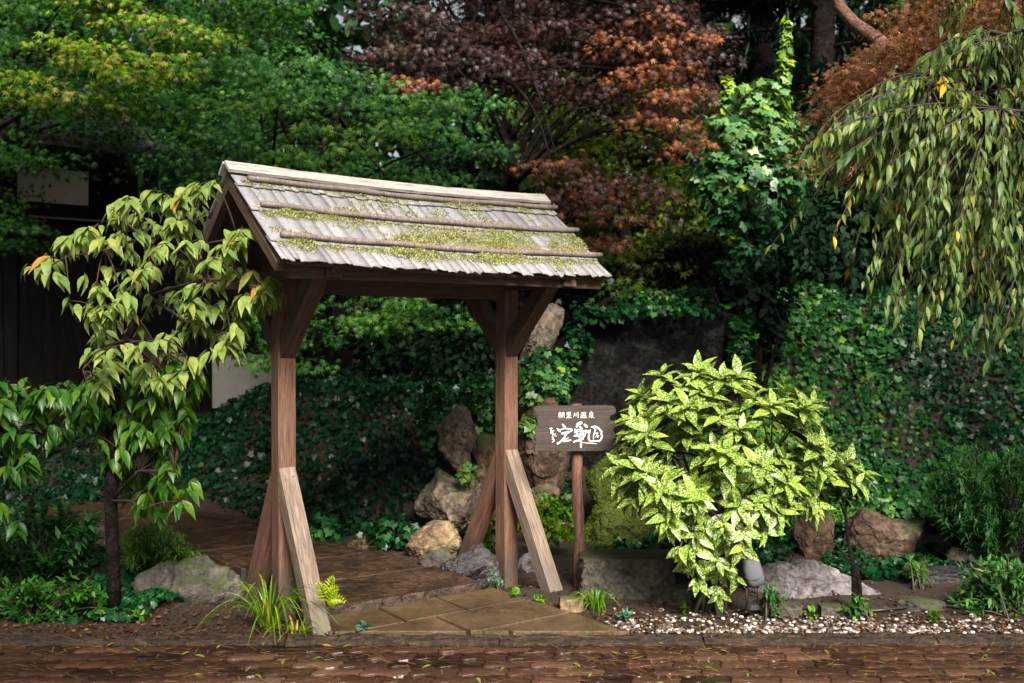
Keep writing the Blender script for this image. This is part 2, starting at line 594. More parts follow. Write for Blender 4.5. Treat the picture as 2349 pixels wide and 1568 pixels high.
yy = KERB0 - .075
row = 0
while yy > 2.6:
    xx = -5.2 + (PLX / 2 if row % 2 else 0)
    while xx < 5.2:
        paver(xx, yy, min(1, max(0, random.gauss(.45, .24))))
        xx += PLX
    yy -= PLY
    row += 1
tag(np_mesh("pavement", np.array(PV), np.array(PF), MAT['paver'], None, np.array(PT)), kind="structure")

# kerb: rows of edging stones as one strip
MAT['kerb'] = rock_mat("kerb_stone", (.018, .009, .005), (.038, .020, .011), (.085, .048, .028), scale=9, rough=.55)
bm = bmesh.new()
x = -7.0
while x < 7:
    ln = random.uniform(.9, 1.5)
    xs = [x + .004 + (ln - .008) * q_ / 14 for q_ in range(15)]
    prof = [(KERB0, -.09), (KERB0 + .003, -.026), (KERB0 + .016, -.014), (KERB0 + .05, -.008), (KERB0 + .055, -.014), (KERB0 + .062, -.007), (KERB1, -.006), (KERB1 + .004, -.09)]
    jy, jz = random.gauss(0, .006), random.gauss(0, .003)
    rings = [[bm.verts.new((xx_, y + jy + random.gauss(0, .0015), z + jz + random.gauss(0, .004))) for y, z in prof] for xx_ in xs]
    for i in range(14):
        for j in range(len(prof) - 1):
            bm.faces.new((rings[i][j], rings[i + 1][j], rings[i + 1][j + 1], rings[i][j + 1]))
    bm.faces.new(rings[0][::-1]); bm.faces.new(rings[-1])
    x += ln
tag(from_bm("kerb", bm, MAT['kerb']), kind="structure")

# ------------------------------------------------------------------ path slabs, laid square to the gate
m, nt, bs, out = new_mat("path_slab")
n1 = noise_n(nt, 3.5, 7, .7); n2 = noise_n(nt, 70, 5, .7); n3 = noise_n(nt, 9, 6, .7)
col = ramp(nt, n1, [(.3, (.030, .018, .010)), (.48, (.085, .052, .028)), (.72, (.165, .108, .06))])
col = mixc(nt, ramp(nt, n3, [(.46, (0, 0, 0)), (.66, (1, 1, 1))]), col, (.075, .058, .022))
col = mixc(nt, .8, col, ramp(nt, n2, [(.3, (.35, .33, .3)), (.65, (1.25, 1.25, 1.2))]), 'MULTIPLY')
nt.links.new(col, bs.inputs["Base Color"]); bs.inputs["Roughness"].default_value = .32
bump(nt, bs, n2, .8, .008)
MAT['slab'] = m
MAT['slab_back'] = rock_mat("damp_slab", (.022, .012, .007), (.055, .029, .017), (.105, .06, .036), scale=4, rough=.4)


def slab_into(bm, poly_tk, z, th):
    P = [GP(t, k, 0) for t, k in poly_tk]
    pts = clip_poly([(p.x, p.y) for p in P], 0, 1, KERB1 + .004)
    if len(pts) < 3: return
    area = sum(pts[i][0] * pts[(i + 1) % len(pts)][1] - pts[(i + 1) % len(pts)][0] * pts[i][1] for i in range(len(pts)))
    if area < 0: pts = pts[::-1]
    cx = sum(p[0] for p in pts) / len(pts); cy = sum(p[1] for p in pts) / len(pts)
    dz = random.gauss(0, .002)
    rings = []
    for s, zz in ((1, -th), (1, -.003), (.992, 0)):
        rings.append([bm.verts.new((cx + (px - cx) * s, cy + (py - cy) * s, z + zz + dz)) for px, py in pts])
    n = len(pts)
    for r in (0, 1):
        for i in range(n):
            bm.faces.new((rings[r][i], rings[r][(i + 1) % n], rings[r + 1][(i + 1) % n], rings[r + 1][i]))
    bm.faces.new(rings[2])


bm = bmesh.new()
ks = [.24, .60, .98, 1.36, 1.74]
tsplit = [[.02, .45, .84, 1.25], [.02, .62, 1.27], [.1, .40, .80, 1.29], [.5, .95, 1.31]]
for r in range(4):
    for i in range(len(tsplit[r]) - 1):
        a, b = tsplit[r][i] + .010, tsplit[r][i + 1] - .010
        slab_into(bm, [(a, ks[r] + .011), (b, ks[r] + .011), (b, ks[r + 1] - .011), (a, ks[r + 1] - .011)], .006, .08)
tag(from_bm("path", bm, MAT['slab']), kind="structure")
bm = bmesh.new()
ks = [.236, -.32, -.95]
for r in range(2):
    for a, b in (((.13, .62), (.62, 1.17)) if r == 0 else ((.13, .55), (.55, 1.10))):
        slab_into(bm, [(a + .004, ks[r + 1] + .004), (b - .004, ks[r + 1] + .004), (b - .004, ks[r] - .004), (a + .004, ks[r] - .004)], .045, .12)
for r, (k0, k1, ta, tb) in enumerate([(-.955, -1.6, .1, .98), (-1.6, -2.3, -.02, .86), (-2.3, -3.1, -.2, .68), (-3.1, -4.0, -.5, .45)]):
    slab_into(bm, [(ta - .05, k1), (tb - .08, k1), (tb, k0), (ta, k0)], .042 + .012 * r, .14)
tag(from_bm("path", bm, MAT['slab_back']), kind="structure")

# ------------------------------------------------------------------ the wooden gate
gate = empty("wooden_gate", G0 + L * .75, "small roofed timber gate with mossy shingles standing over the slab path", "gate")


def timber(name, p0, p1, wdir, wd, hd, mat, parent, bev=.004, warp=.002, nseg=8):
    """squared timber from p0 to p1; wd across wdir, hd across the third axis; local Z runs along the grain"""
    p0, p1 = Vector(p0), Vector(p1)
    z = (p1 - p0).normalized()
    x = (wdir - z * wdir.dot(z)).normalized()
    y = z.cross(x)
    ln = (p1 - p0).length
    bm = bmesh.new()
    rings = []
    ph = random.random() * 9
    for i in range(nseg + 1):
        s = ln * i / nseg
        dx, dy = warp * math.sin(s * 3 + ph), warp * math.cos(s * 2.3 + ph)
        c = [(-wd / 2, -hd / 2), (wd / 2, -hd / 2), (wd / 2, hd / 2), (-wd / 2, hd / 2)]
        rings.append([bm.verts.new((a + dx + random.gauss(0, .0006), b + dy + random.gauss(0, .0006), s)) for a, b in c])
    for i in range(nseg):
        for j in range(4):
            bm.faces.new((rings[i][j], rings[i][(j + 1) % 4], rings[i + 1][(j + 1) % 4], rings[i + 1][j]))
    bm.faces.new(rings[0][::-1]); bm.faces.new(rings[-1])
    ed = [e for e in bm.edges if len(e.link_faces) == 2 and e.calc_face_angle(0) > 1.0]
    bmesh.ops.bevel(bm, geom=ed, offset=bev, segments=2, affect='EDGES', profile=.6)
    me = bpy.data.meshes.new(name)
    bm.normal_update(); bm.to_mesh(me); bm.free()
    me.materials.append(mat)
    o = bpy.data.objects.new(name, me)
    C.objects.link(o)
    R = Matrix((x, y, z)).transposed().to_4x4()
    Mw = Matrix.Translation(p0) @ R
    if parent is not None:
        o.parent = parent
        o.matrix_basis = Matrix.Translation(parent.location).inverted() @ Mw
    else:
        o.matrix_basis = Mw
    return o


SPAN = 1.513
PW = .102
for tpos, ends in ((0.0, (-.05, -.06, -.14)), (SPAN, (-.16, -.10, -.06))):
    timber("post", GP(tpos, 0, ends[0] - .05), GP(tpos, 0, 1.83), L, PW, PW, MAT['post'], gate)
    for sgn, fz, kf in ((1, ends[1], .50 if tpos == 0 else .54), (-1, ends[2], .53)):
        # leaning strut: bleached upper face starts flush on the post face
        top = Vector((.051, .805)); foot = Vector((kf, fz + .02))
        d = (foot - top).normalized(); n = Vector((-d.y, d.x))
        h = .088
        c0 = top - n * h / 2; c1 = foot + d * .06 - n * h * .1
        ea, eb = GP(tpos, sgn * c0.x, c0.y), GP(tpos, sgn * c1.x, c1.y)
        if sgn < 0: ea, eb = eb, ea
        timber("strut", ea, eb, L, .096, h, MAT['strut'] if sgn > 0 else MAT['post'], gate)
        if sgn > 0:
            for q_, a_ in ((.06, .022), (.075, -.024), (.17, .018 if tpos else -.02)):
                cn = top + d * q_
                pc = GP(tpos + a_, cn.x, cn.y)
                nv_ = (FR * n.x + Vector((0, 0, n.y))).normalized()
                bmn = bmesh.new()
                tube_into(bmn, [pc - nv_ * .004, pc + nv_ * .0035], [.0055, .0045], 8)
                from_bm("nail", bmn, MAT['black'], gate)
        # brace carrying the eaves
        lo = Vector((.051, 1.405)); hi = Vector((.52, 1.85))
        d = (hi - lo).normalized(); n = Vector((d.y, -d.x))
        h = .098
        c0 = lo - n * h / 2; c1 = hi - n * h / 2
        timber("brace", GP(tpos, sgn * c0.x, c0.y), GP(tpos, sgn * c1.x, c1.y), L, .09, h, MAT['beam'], gate)
    timber("cross_beam", GP(tpos, -.66, 1.865), GP(tpos, .66, 1.865), L, .085, .08, MAT['beam'], gate)
    timber("king_post", GP(tpos, 0, 1.90), GP(tpos, 0, 2.36), L, .08, .08, MAT['beam'], gate)
timber("tie_beam", GP(.05, 0, 1.82), GP(SPAN - .05, 0, 1.82), FR, .085, .10, MAT['beam'], gate)
timber("ridge_beam", GP(-.30, 0, 2.365), GP(1.77, 0, 2.365), FR, .07, .07, MAT['beam'], gate)
TA, TB, RZ = -.325, 1.80, 2.43
EZ = 1.90


def kend(t, sgn):
    u = (t - TA) / (TB - TA)
    return (.745 * (1 - u) + .675 * u) if sgn > 0 else .70


def slope_pt(t, v, sgn, lift=0.0):
    k = kend(t, sgn) * v
    z = RZ - (RZ - EZ) * v
    sag = -.018 * math.sin(math.pi * (t - TA) / (TB - TA))
    a = math.atan2(RZ - EZ, .7)
    return GP(t, sgn * (k + math.sin(a) * lift), z + sag + math.cos(a) * lift)


for sgn in (1, -1):
    for kk, zz, nm in ((.615, 1.853, "eave_purlin"),):
        timber(nm, GP(-.235, sgn * kk, zz), GP(1.78, sgn * (kk - .02), zz + .005), FR, .05, .075, MAT['beam'], gate)
    # second thinner fascia just under the shingle tails
    timber("fascia_board", GP(-.26, sgn * .668, 1.895), GP(1.77, sgn * .618, 1.905), FR, .022, .05, MAT['beam'], gate)
    # deck boards below the shingles
    bm = bmesh.new()
    for a in range(9):
        v0, v1 = a / 9 + .004, (a + 1) / 9 - .004
        q = []
        for lift in (-.035, -.018):
            for t in (TA + .012, (TA + TB) / 2, TB - .012):
                for v in (v0, v1):
                    q.append(bm.verts.new(slope_pt(t, v, sgn, lift)))
        for t in (0, 1):
            bm.faces.new((q[2 * t], q[2 * t + 1], q[2 * t + 3], q[2 * t + 2]))
            bm.faces.new((q[6 + 2 * t], q[6 + 2 * t + 2], q[6 + 2 * t + 3], q[6 + 2 * t + 1]))
            bm.faces.new((q[2 * t], q[2 * t + 2], q[8 + 2 * t], q[6 + 2 * t]))
            bm.faces.new((q[2 * t + 1], q[7 + 2 * t], q[9 + 2 * t], q[2 * t + 3]))
        bm.faces.new((q[0], q[6], q[7], q[1])); bm.faces.new((q[4], q[5], q[11], q[10]))
    bmesh.ops.recalc_face_normals(bm, faces=bm.faces)
    from_bm("roof_deck", bm, MAT['beam'], gate)
    for t in (TA + .03, 0.0 + .0, SPAN, TB - .03):
        e = kend(t, sgn)
        timber("rafter", slope_pt(t, .03, sgn, -.062), slope_pt(t, .97, sgn, -.062), L, .045, .05, MAT['beam'], gate)
    # shingles in four courses, ragged at the tails
    SV, SF, ST = [], [], []
    courses = [(-.02, .215), (.17, .50), (.44, .835), (.77, 1.03)]
    for ci, (va, vb) in enumerate(courses):
        t = TA
        while t < TB - .01:
            wv = random.choice((.045, .06, .075, .09, .11)) * random.uniform(.85, 1.15)
            if ci == 3: wv *= .75
            t1 = min(TB + random.gauss(0, .004), t + wv)
            if t1 - t < .012: t1 = t + .012
            tail = vb + random.gauss(0, .009)
            th = random.uniform(.006, .011)
            lf = random.gauss(0, .0007)
            tint = min(1, max(0, random.gauss(.62, .12)))
            skew = random.gauss(0, .004)
            b0 = len(SV)
            g = .0008 if random.random() > .10 else .0045
            tm = (t + t1) / 2
            for (tt) in (t + g, tm, t1 - g):
                jag = random.gauss(0, .009 if ci == 3 else .004)
                for (v, l0) in ((va, .001), (va * .4 + tail * .6, .010), (tail + jag, .016)):
                    crown = .0006 if tt == tm else 0
                    lift = l0 + lf + crown
                    SV.append(slope_pt(tt + skew * (v - va), v, sgn, lift)); ST.append(tint)
                    SV.append(slope_pt(tt + skew * (v - va), v, sgn, lift - th)); ST.append(tint * .6)
            idx = lambda i, j, k: b0 + (i * 3 + j) * 2 + k
            for i in range(2):
                for j in range(2):
                    SF.append((idx(i, j, 0), idx(i, j + 1, 0), idx(i + 1, j + 1, 0), idx(i + 1, j, 0)))
                    SF.append((idx(i, j, 1), idx(i + 1, j, 1), idx(i + 1, j + 1, 1), idx(i, j + 1, 1)))
                SF.append((idx(i, 2, 0), idx(i, 2, 1), idx(i + 1, 2, 1), idx(i + 1, 2, 0)))
            for j in range(2):
                SF.append((idx(0, j, 0), idx(0, j, 1), idx(0, j + 1, 1), idx(0, j + 1, 0)))
                SF.append((idx(2, j, 0), idx(2, j + 1, 0), idx(2, j + 1, 1), idx(2, j, 1)))
            t = t1
    SF = np.array(SF)
    if sgn < 0: SF = SF[:, ::-1]
    np_mesh("roof_shingles", np.array([tuple(v) for v in SV]), SF, MAT['shingle'], gate, np.array(ST))
    # round battens lying on the shingles
    for v, ta, tb in ((.155, TA + .07, TB + .02), (.475, TA + .055, TB + .03), (.80, TA + .06, TB + .035)):
        bm = bmesh.new()
        n = 24
        pts = []
        for i in range(n + 1):
            t = ta + (tb - ta) * i / n
            p = slope_pt(t, v + .006 * math.sin(i * .5 + v * 9), sgn, .032 + .002 * math.sin(i * 1.1))
            pts.append(p)
        tube_into(bm, pts, [.0155 + .0015 * math.sin(i * 1.7) for i in range(n + 1)], 10)
        from_bm("batten", bm, MAT['rail'], gate, True)
    # ridge cap board
    bm = bmesh.new()
    n = 20
    R0 = []
    for i in range(n + 1):
        t = TA - .015 + (TB - TA + .02) * i / n
        j = random.gauss(0, .004)
        R0.append([bm.verts.new(slope_pt(t, a, sgn, b)) for a, b in ((-.012, .026), (-.012, .043 + j * .3), (.088 + j * .4, .041), (.088 + j * .4, .024))])
    for i in range(n):
        for j in range(4):
            bm.faces.new((R0[i][j], R0[i][(j + 1) % 4], R0[i + 1][(j + 1) % 4], R0[i + 1][j]))
    bm.faces.new(R0[0][::-1]); bm.faces.new(R0[-1])
    bmesh.ops.recalc_face_normals(bm, faces=bm.faces)
    me = bpy.data.meshes.new("ridge_board"); bm.to_mesh(me); bm.free()
    # grain runs along the ridge: give the board its own frame
    Mw = Matrix.Translation(GP(TA, 0, RZ)) @ Matrix((FR, Vector((0, 0, 1)), L)).transposed().to_4x4()
    me.transform(Mw.inverted())
    me.materials.append(MAT['cap'])
    o = bpy.data.objects.new("ridge_board", me); C.objects.link(o)
    o.parent = gate; o.matrix_basis = Matrix.Translation(gate.location).inverted() @ Mw

# moss tufts on the front slope
P, D, Nn, S, T = [], [], [], [], []
a = math.atan2(RZ - EZ, .7)
rn = np.array(FR) * math.sin(a) + UP * math.cos(a)
down = np.array(FR) * math.cos(a) - UP * math.sin(a)
tries = 0
while len(P) < 36000 and tries < 500000:
    tries += 1
    t = random.uniform(TA + .03, TB - .01); v = random.uniform(.11, 1.0)
    u = (t - TA) / (TB - TA)
    nz = mnoise.noise(Vector((t * 3.1, v * 5.0, 1.0))) + .6 * mnoise.noise(Vector((t * 10, v * 14, 4.0)))
    dens = 0
    for vr, amp, wid in ((.175, .75, .035), (.50, 1.0, .07), (.84, .95, .06)):
        if v > vr - .02:
            dens = max(dens, amp * math.exp(-((v - vr) / wid) ** 2))
    dens = max(dens, .95 * math.exp(-((u - .62) / .28) ** 2) * smooth(.5, .58, v) * smooth(.86, .74, v))
    dens = max(dens, .35 * math.exp(-((v - .42) / .05) ** 2) + .25 * math.exp(-((v - .74) / .06) ** 2))
    if random.random() < dens * 1.1 + nz * .65 - .22:
        p = slope_pt(t, v, 1, (.012 + max(0, nz) * .034 * random.random()))
        P.append(p); ru = np.array([random.gauss(0, 1) for _ in range(3)])
        D.append(rn * .9 + ru * .6 + down * .25); Nn.append(ru)
        S.append(random.uniform(.0045, .0095) * (1.3 if nz > .15 else 1))
        edge = random.random()
        dry = .95 if (abs(v - .43) < .05 or abs(v - .76) < .05) and random.random() < .45 else None
        T.append(dry if dry else min(.85, max(0, random.gauss(.5, .2))))
mo = scatter("moss", tm_oval(.32, .3, .0, rows=(0, .5, 1), prof=(.5, 1, .1)), np.array([tuple(p) for p in P]), D, Nn, S, T, MAT['moss'], gate)
tag(mo, kind="stuff")

# ------------------------------------------------------------------ the sign
SY = 6.02
Z2V = lambda zx, zy: ((1960 + zx / 5.8725) / 1.63474, (1490 + zy / 5.8725) / 1.63474)
sign = empty("wooden_sign", W(1327, 1350, SY + .05), "dark wooden name board with white brush lettering on a round timber post", "sign")


def sgnpt(zx, zy, dy=0.0):
    vx, vy = Z2V(zx, zy)
    return W(vx, vy, SY) + Vector((0, dy, 0))


def board_prism(name, outline, y0, y1, mat, parent):
    bm = bmesh.new()
    f = [bm.verts.new(sgnpt(x, y, y0)) for x, y in outline]
    b = [bm.verts.new(sgnpt(x, y, y1)) for x, y in outline]
    n = len(outline)
    bm.faces.new(f); bm.faces.new(b[::-1])
    for i in range(n):
        bm.faces.new((f[i], b[i], b[(i + 1) % n], f[(i + 1) % n]))
    bmesh.ops.recalc_face_normals(bm, faces=bm.faces)
    ed = [e for e in bm.edges if e.calc_face_angle(0) > 1.2 and e.calc_length() < 2]
    bmesh.ops.bevel(bm, geom=ed, offset=.002, segments=2, affect='EDGES')
    return from_bm(name, bm, mat, parent)


outl = [(250, 245), (285, 210), (350, 196), (700, 192), (1200, 190), (1700, 184), (1960, 188), (2030, 222), (2058, 290), (2045, 350), (2005, 388), (1950, 398), (1918, 430),
        (1912, 470), (1935, 505), (1990, 530), (2050, 560), (2072, 600), (2060, 650), (2010, 690), (1990, 730), (2020, 775), (2040, 830), (2030, 900), (1975, 940), (1950, 990),
        (1985, 1050), (2020, 1100), (2000, 1160), (1920, 1186), (1500, 1190), (900, 1194), (420, 1196), (300, 1196), (268, 1170), (275, 1080), (298, 980), (285, 880), (268, 780),
        (300, 690), (330, 610), (322, 500), (312, 400), (268, 320)]
board_prism("board", outl, 0, .03, MAT['signwood'], sign)
strokes = [
    # upper line: five small characters
    [(788, 352, 13), (852, 350, 13)], [(820, 330, 13), (820, 372, 13)], [(795, 376, 11), (795, 412, 11)], [(845, 376, 11), (845, 412, 11)], [(795, 376, 11), (845, 376, 11)], [(795, 394, 9), (845, 394, 9)],
    [(795, 412, 11), (845, 412, 11)], [(783, 434, 13), (858, 432, 13)], [(820, 412, 13), (820, 462, 13)],
    [(872, 335, 12), (872, 430, 12), (862, 460, 8)], [(872, 336, 12), (912, 336, 12)], [(911, 336, 13), (911, 456, 13)], [(872, 370, 9), (911, 370, 9)], [(872, 402, 9), (911, 402, 9)],
    [(975, 335, 13), (975, 395, 13)], [(1056, 333, 14), (1054, 396, 14)], [(975, 336, 13), (1056, 334, 13)], [(975, 365, 10), (1056, 364, 10)], [(975, 395, 12), (1056, 394, 12)], [(1015, 335, 14), (1015, 455, 14)],
    [(985, 425, 14), (1047, 423, 14)], [(962, 458, 18), (1070, 452, 18)],
    [(1140, 345, 14), (1134, 400, 14), (1112, 445, 9)], [(1176, 348, 14), (1172, 420, 16)], [(1218, 328, 14), (1220, 455, 18)],
    [(1290, 340, 14), (1306, 358, 16)], [(1278, 384, 14), (1296, 398, 16)], [(1272, 455, 18), (1304, 412, 10)], [(1322, 338, 12), (1322, 392, 12)], [(1386, 336, 12), (1386, 392, 12)], [(1322, 338, 12), (1386, 336, 12)],
    [(1322, 364, 9), (1386, 363, 9)], [(1322, 391, 11), (1386, 390, 11)], [(1320, 408, 11), (1322, 450, 11)], [(1320, 408, 11), (1392, 406, 11)], [(1345, 408, 9), (1346, 450, 9)], [(1368, 408, 9), (1368, 450, 9)],
    [(1391, 406, 11), (1389, 450, 11)], [(1298, 456, 15), (1408, 453, 17)],
    [(1512, 318, 18), (1498, 342, 10)], [(1474, 346, 12), (1474, 396, 12)], [(1542, 344, 13), (1540, 396, 12)], [(1474, 346, 12), (1542, 344, 12)], [(1474, 371, 9), (1541, 370, 9)], [(1474, 395, 11), (1541, 394, 11)],
    [(1508, 395, 15), (1508, 462, 13)], [(1456, 418, 13), (1494, 414, 11), (1460, 456, 8)], [(1548, 404, 14), (1520, 424, 8)], [(1516, 420, 9), (1566, 456, 18)],
    # small vertical kana at the left
    [(590, 692, 18), (655, 684, 16)], [(626, 675, 16), (622, 800, 18)], [(622, 770, 14), (655, 742, 12), (672, 770, 14), (640, 800, 12)], [(672, 722, 12), (690, 745, 16)],
    [(650, 826, 14), (700, 818, 13)], [(676, 800, 14), (655, 868, 14)], [(712, 815, 13), (735, 810, 13)], [(705, 850, 13), (742, 858, 15)],
    [(640, 884, 13), (682, 880, 13), (645, 935, 12), (690, 925, 14), (694, 960, 15), (650, 992, 20)],
    # three large characters
    [(880, 605, 44), (915, 645, 60), (935, 672, 34)], [(762, 690, 34), (795, 745, 40), (830, 762, 22)], [(795, 728, 26), (920, 690, 32), (1050, 700, 38), (1085, 722, 44), (1062, 755, 24)],
    [(870, 800, 52), (940, 788, 62), (1015, 768, 66)], [(962, 815, 48), (900, 915, 40), (830, 985, 50), (765, 1025, 46)], [(1005, 895, 18), (940, 930, 36), (905, 972, 50), (985, 962, 44), (1062, 945, 26)],
    [(1190, 650, 50), (1215, 600, 90), (1285, 560, 76)], [(1362, 605, 52), (1398, 640, 72), (1412, 658, 46)], [(1262, 650, 46), (1308, 700, 50), (1290, 790, 56), (1240, 840, 40)], [(1150, 700, 28), (1150, 782, 34)],
    [(1190, 712, 34), (1192, 800, 40)], [(1190, 716, 22), (1260, 712, 30)], [(1195, 760, 18), (1260, 752, 22)], [(1310, 770, 34), (1380, 735, 40), (1445, 748, 46)], [(1430, 765, 40), (1370, 800, 30), (1330, 850, 24)],
    [(1140, 855, 44), (1240, 830, 56), (1350, 812, 44)], [(1215, 860, 40), (1260, 890, 66), (1330, 930, 24)], [(1375, 830, 30), (1320, 900, 50), (1285, 940, 40)], [(1125, 985, 46), (1190, 958, 42), (1290, 945, 48)],
    [(1282, 890, 46), (1284, 1000, 52), (1280, 1100, 50)], [(1308, 1000, 13), (1420, 1008, 15), (1540, 1020, 17), (1625, 1026, 20)],
    [(1488, 720, 30), (1456, 830, 40), (1450, 920, 44), (1490, 972, 46), (1560, 972, 42), (1690, 955, 36)], [(1515, 655, 34), (1590, 645, 46), (1670, 685, 50), (1735, 765, 56)],
    [(1728, 800, 42), (1748, 860, 46), (1715, 940, 44), (1680, 975, 30)], [(1560, 665, 26), (1600, 720, 32), (1575, 790, 30)], [(1570, 790, 24), (1556, 860, 24), (1558, 925, 24)], [(1580, 800, 22), (1660, 790, 22)],
    [(1636, 825, 24), (1650, 885, 30)], [(1600, 870, 20), (1680, 850, 16)],
]
bm = bmesh.new()
for si, st in enumerate(strokes):
    if si >= 48:
        dense = []
        for i in range(len(st) - 1):
            for q in range(4):
                f = q / 4
                dense.append(tuple(st[i][c] * (1 - f) + st[i + 1][c] * f for c in range(3)))
        dense.append(st[-1])
        st = dense
    off = -.0012 - .00006 * si
    n = len(st)
    lft, rgt = [], []
    for i, (x, y, wd) in enumerate(st):
        ax, ay = st[max(0, i - 1)][:2]; bx, by_ = st[min(n - 1, i + 1)][:2]
        dx, dy = bx - ax, by_ - ay
        l = math.hypot(dx, dy) or 1
        ex = 0
        if i == 0: ex = -wd * .3
        if i == n - 1: ex = wd * .3
        px, py = x + dx / l * ex, y + dy / l * ex
        nx, ny = -dy / l, dx / l
        ww = wd * (.86 if i in (0, n - 1) else 1.0) / 2 * (.74 if si < 48 else .74)
        lft.append(bm.verts.new(sgnpt(px + nx * ww, py + ny * ww, off)))
        rgt.append(bm.verts.new(sgnpt(px - nx * ww, py - ny * ww, off)))
    for i in range(n - 1):
        bm.faces.new((lft[i], lft[i + 1], rgt[i + 1], rgt[i]))
for f in bm.faces:
    if f.normal.y > 0: f.normal_flip()
let = from_bm("lettering", bm, MAT['white_paint'], sign)
bm = bmesh.new()
pts = [W(1322 + (i / 12) * 8 + 2 * math.sin(i * .9), 927 + i * 36.2, SY + .075) for i in range(13)]
tube_into(bm, pts, [.034 + .0025 * math.sin(i * 2.1) + (.004 if i > 9 else 0) for i in range(13)], 12)
from_bm("post", bm, MAT['sign_post'], sign, True)

# ------------------------------------------------------------------ rocks
RM = {
    'tan': rock_mat("tan_rock", (.09, .062, .042), (.20, .15, .105), (.36, .29, .22), moss=(.07, .10, .02), moss_amt=.22),
    'ochre': rock_mat("ochre_rock", (.10, .055, .025), (.22, .14, .07), (.34, .25, .15), moss=(.10, .13, .03), moss_amt=.25),
    'rust': rock_mat("rust_rock", (.05, .026, .015), (.12, .068, .04), (.26, .165, .11), moss=(.06, .09, .02), moss_amt=.25),
    'grey': rock_mat("grey_rock", (.03, .024, .02), (.072, .058, .05), (.15, .125, .112), moss=(.06, .07, .025), moss_amt=.3),
    'lilac': rock_mat("pale_rock", (.075, .062, .066), (.17, .145, .15), (.27, .235, .245)),
    'dark': rock_mat("dark_rock", (.02, .016, .018), (.045, .037, .04), (.09, .075, .08), rough=.45),
    'slab': rock_mat("damp_rock", (.04, .033, .022), (.085, .07, .05), (.18, .155, .115), moss=(.06, .065, .02), moss_amt=.3),
    'moss': rock_mat("moss_rock", (.025, .03, .008), (.045, .06, .010), (.075, .085, .016), moss=(.10, .135, .014), moss_amt=.75, scale=7, rough=.9),
}


def rock_shape(label, outline, Y, mat, depth=.6, seed=0, rough=.10, group="rocks in the garden bed"):
    """rock with its own irregular outline, rounded and chipped in depth"""
    pts = [W(x, y, Y) for x, y in outline]
    cx = sum(p.x for p in pts) / len(pts); cz = sum(p.z for p in pts) / len(pts)
    ang = sorted((math.atan2(p.z - cz, p.x - cx), math.hypot(p.x - cx, p.z - cz)) for p in pts)
    ang = [(ang[-1][0] - 2 * math.pi, ang[-1][1])] + ang + [(ang[0][0] + 2 * math.pi, ang[0][1])]
    mean = sum(r for _, r in ang) / len(ang)

    def rad(a):
        for i in range(len(ang) - 1):
            if ang[i][0] <= a <= ang[i + 1][0]:
                f = (a - ang[i][0]) / (ang[i + 1][0] - ang[i][0] + 1e-9)
                return ang[i][1] * (1 - f) + ang[i + 1][1] * f
        return mean
    r = random.Random(seed * 17 + 3)
    planes = []
    for _ in range(16):
        d = Vector((r.gauss(0, 1), -abs(r.gauss(.9, .6)) if r.random() < .8 else 1, r.gauss(.2, 1))).normalized()
        planes.append((d, r.uniform(.55, .85)))
    off = Vector((seed * 2.3, seed * 4.1, 1))
    bm = bmesh.new()
    bmesh.ops.create_icosphere(bm, subdivisions=6, radius=1)
    for v in bm.verts:
        p = v.co.copy()
        for d, c in planes:
            e = p.dot(d) - c
            if e > 0: p -= d * e * .92
        cr = abs(mnoise.noise(p * 2.6 + off * 2))
        p *= 1 + rough * mnoise.fractal(p * 2.0 + off, .9, 2.0, 6) + .02 * mnoise.noise(p * 15 + off) - .05 * max(0, 1 - cr / .08)
        R = rad(math.atan2(v.co.z, v.co.x))
        q = R * (.88 + .12 * min(1, math.hypot(p.x, p.z)))
        v.co = Vector((p.x * q, p.y * mean * depth * 1.4, p.z * q))
    o = from_bm("rock", bm, RM[mat], None, True)
    o.location = (cx, Y, cz)
    return tag(o, label, "rock", group)


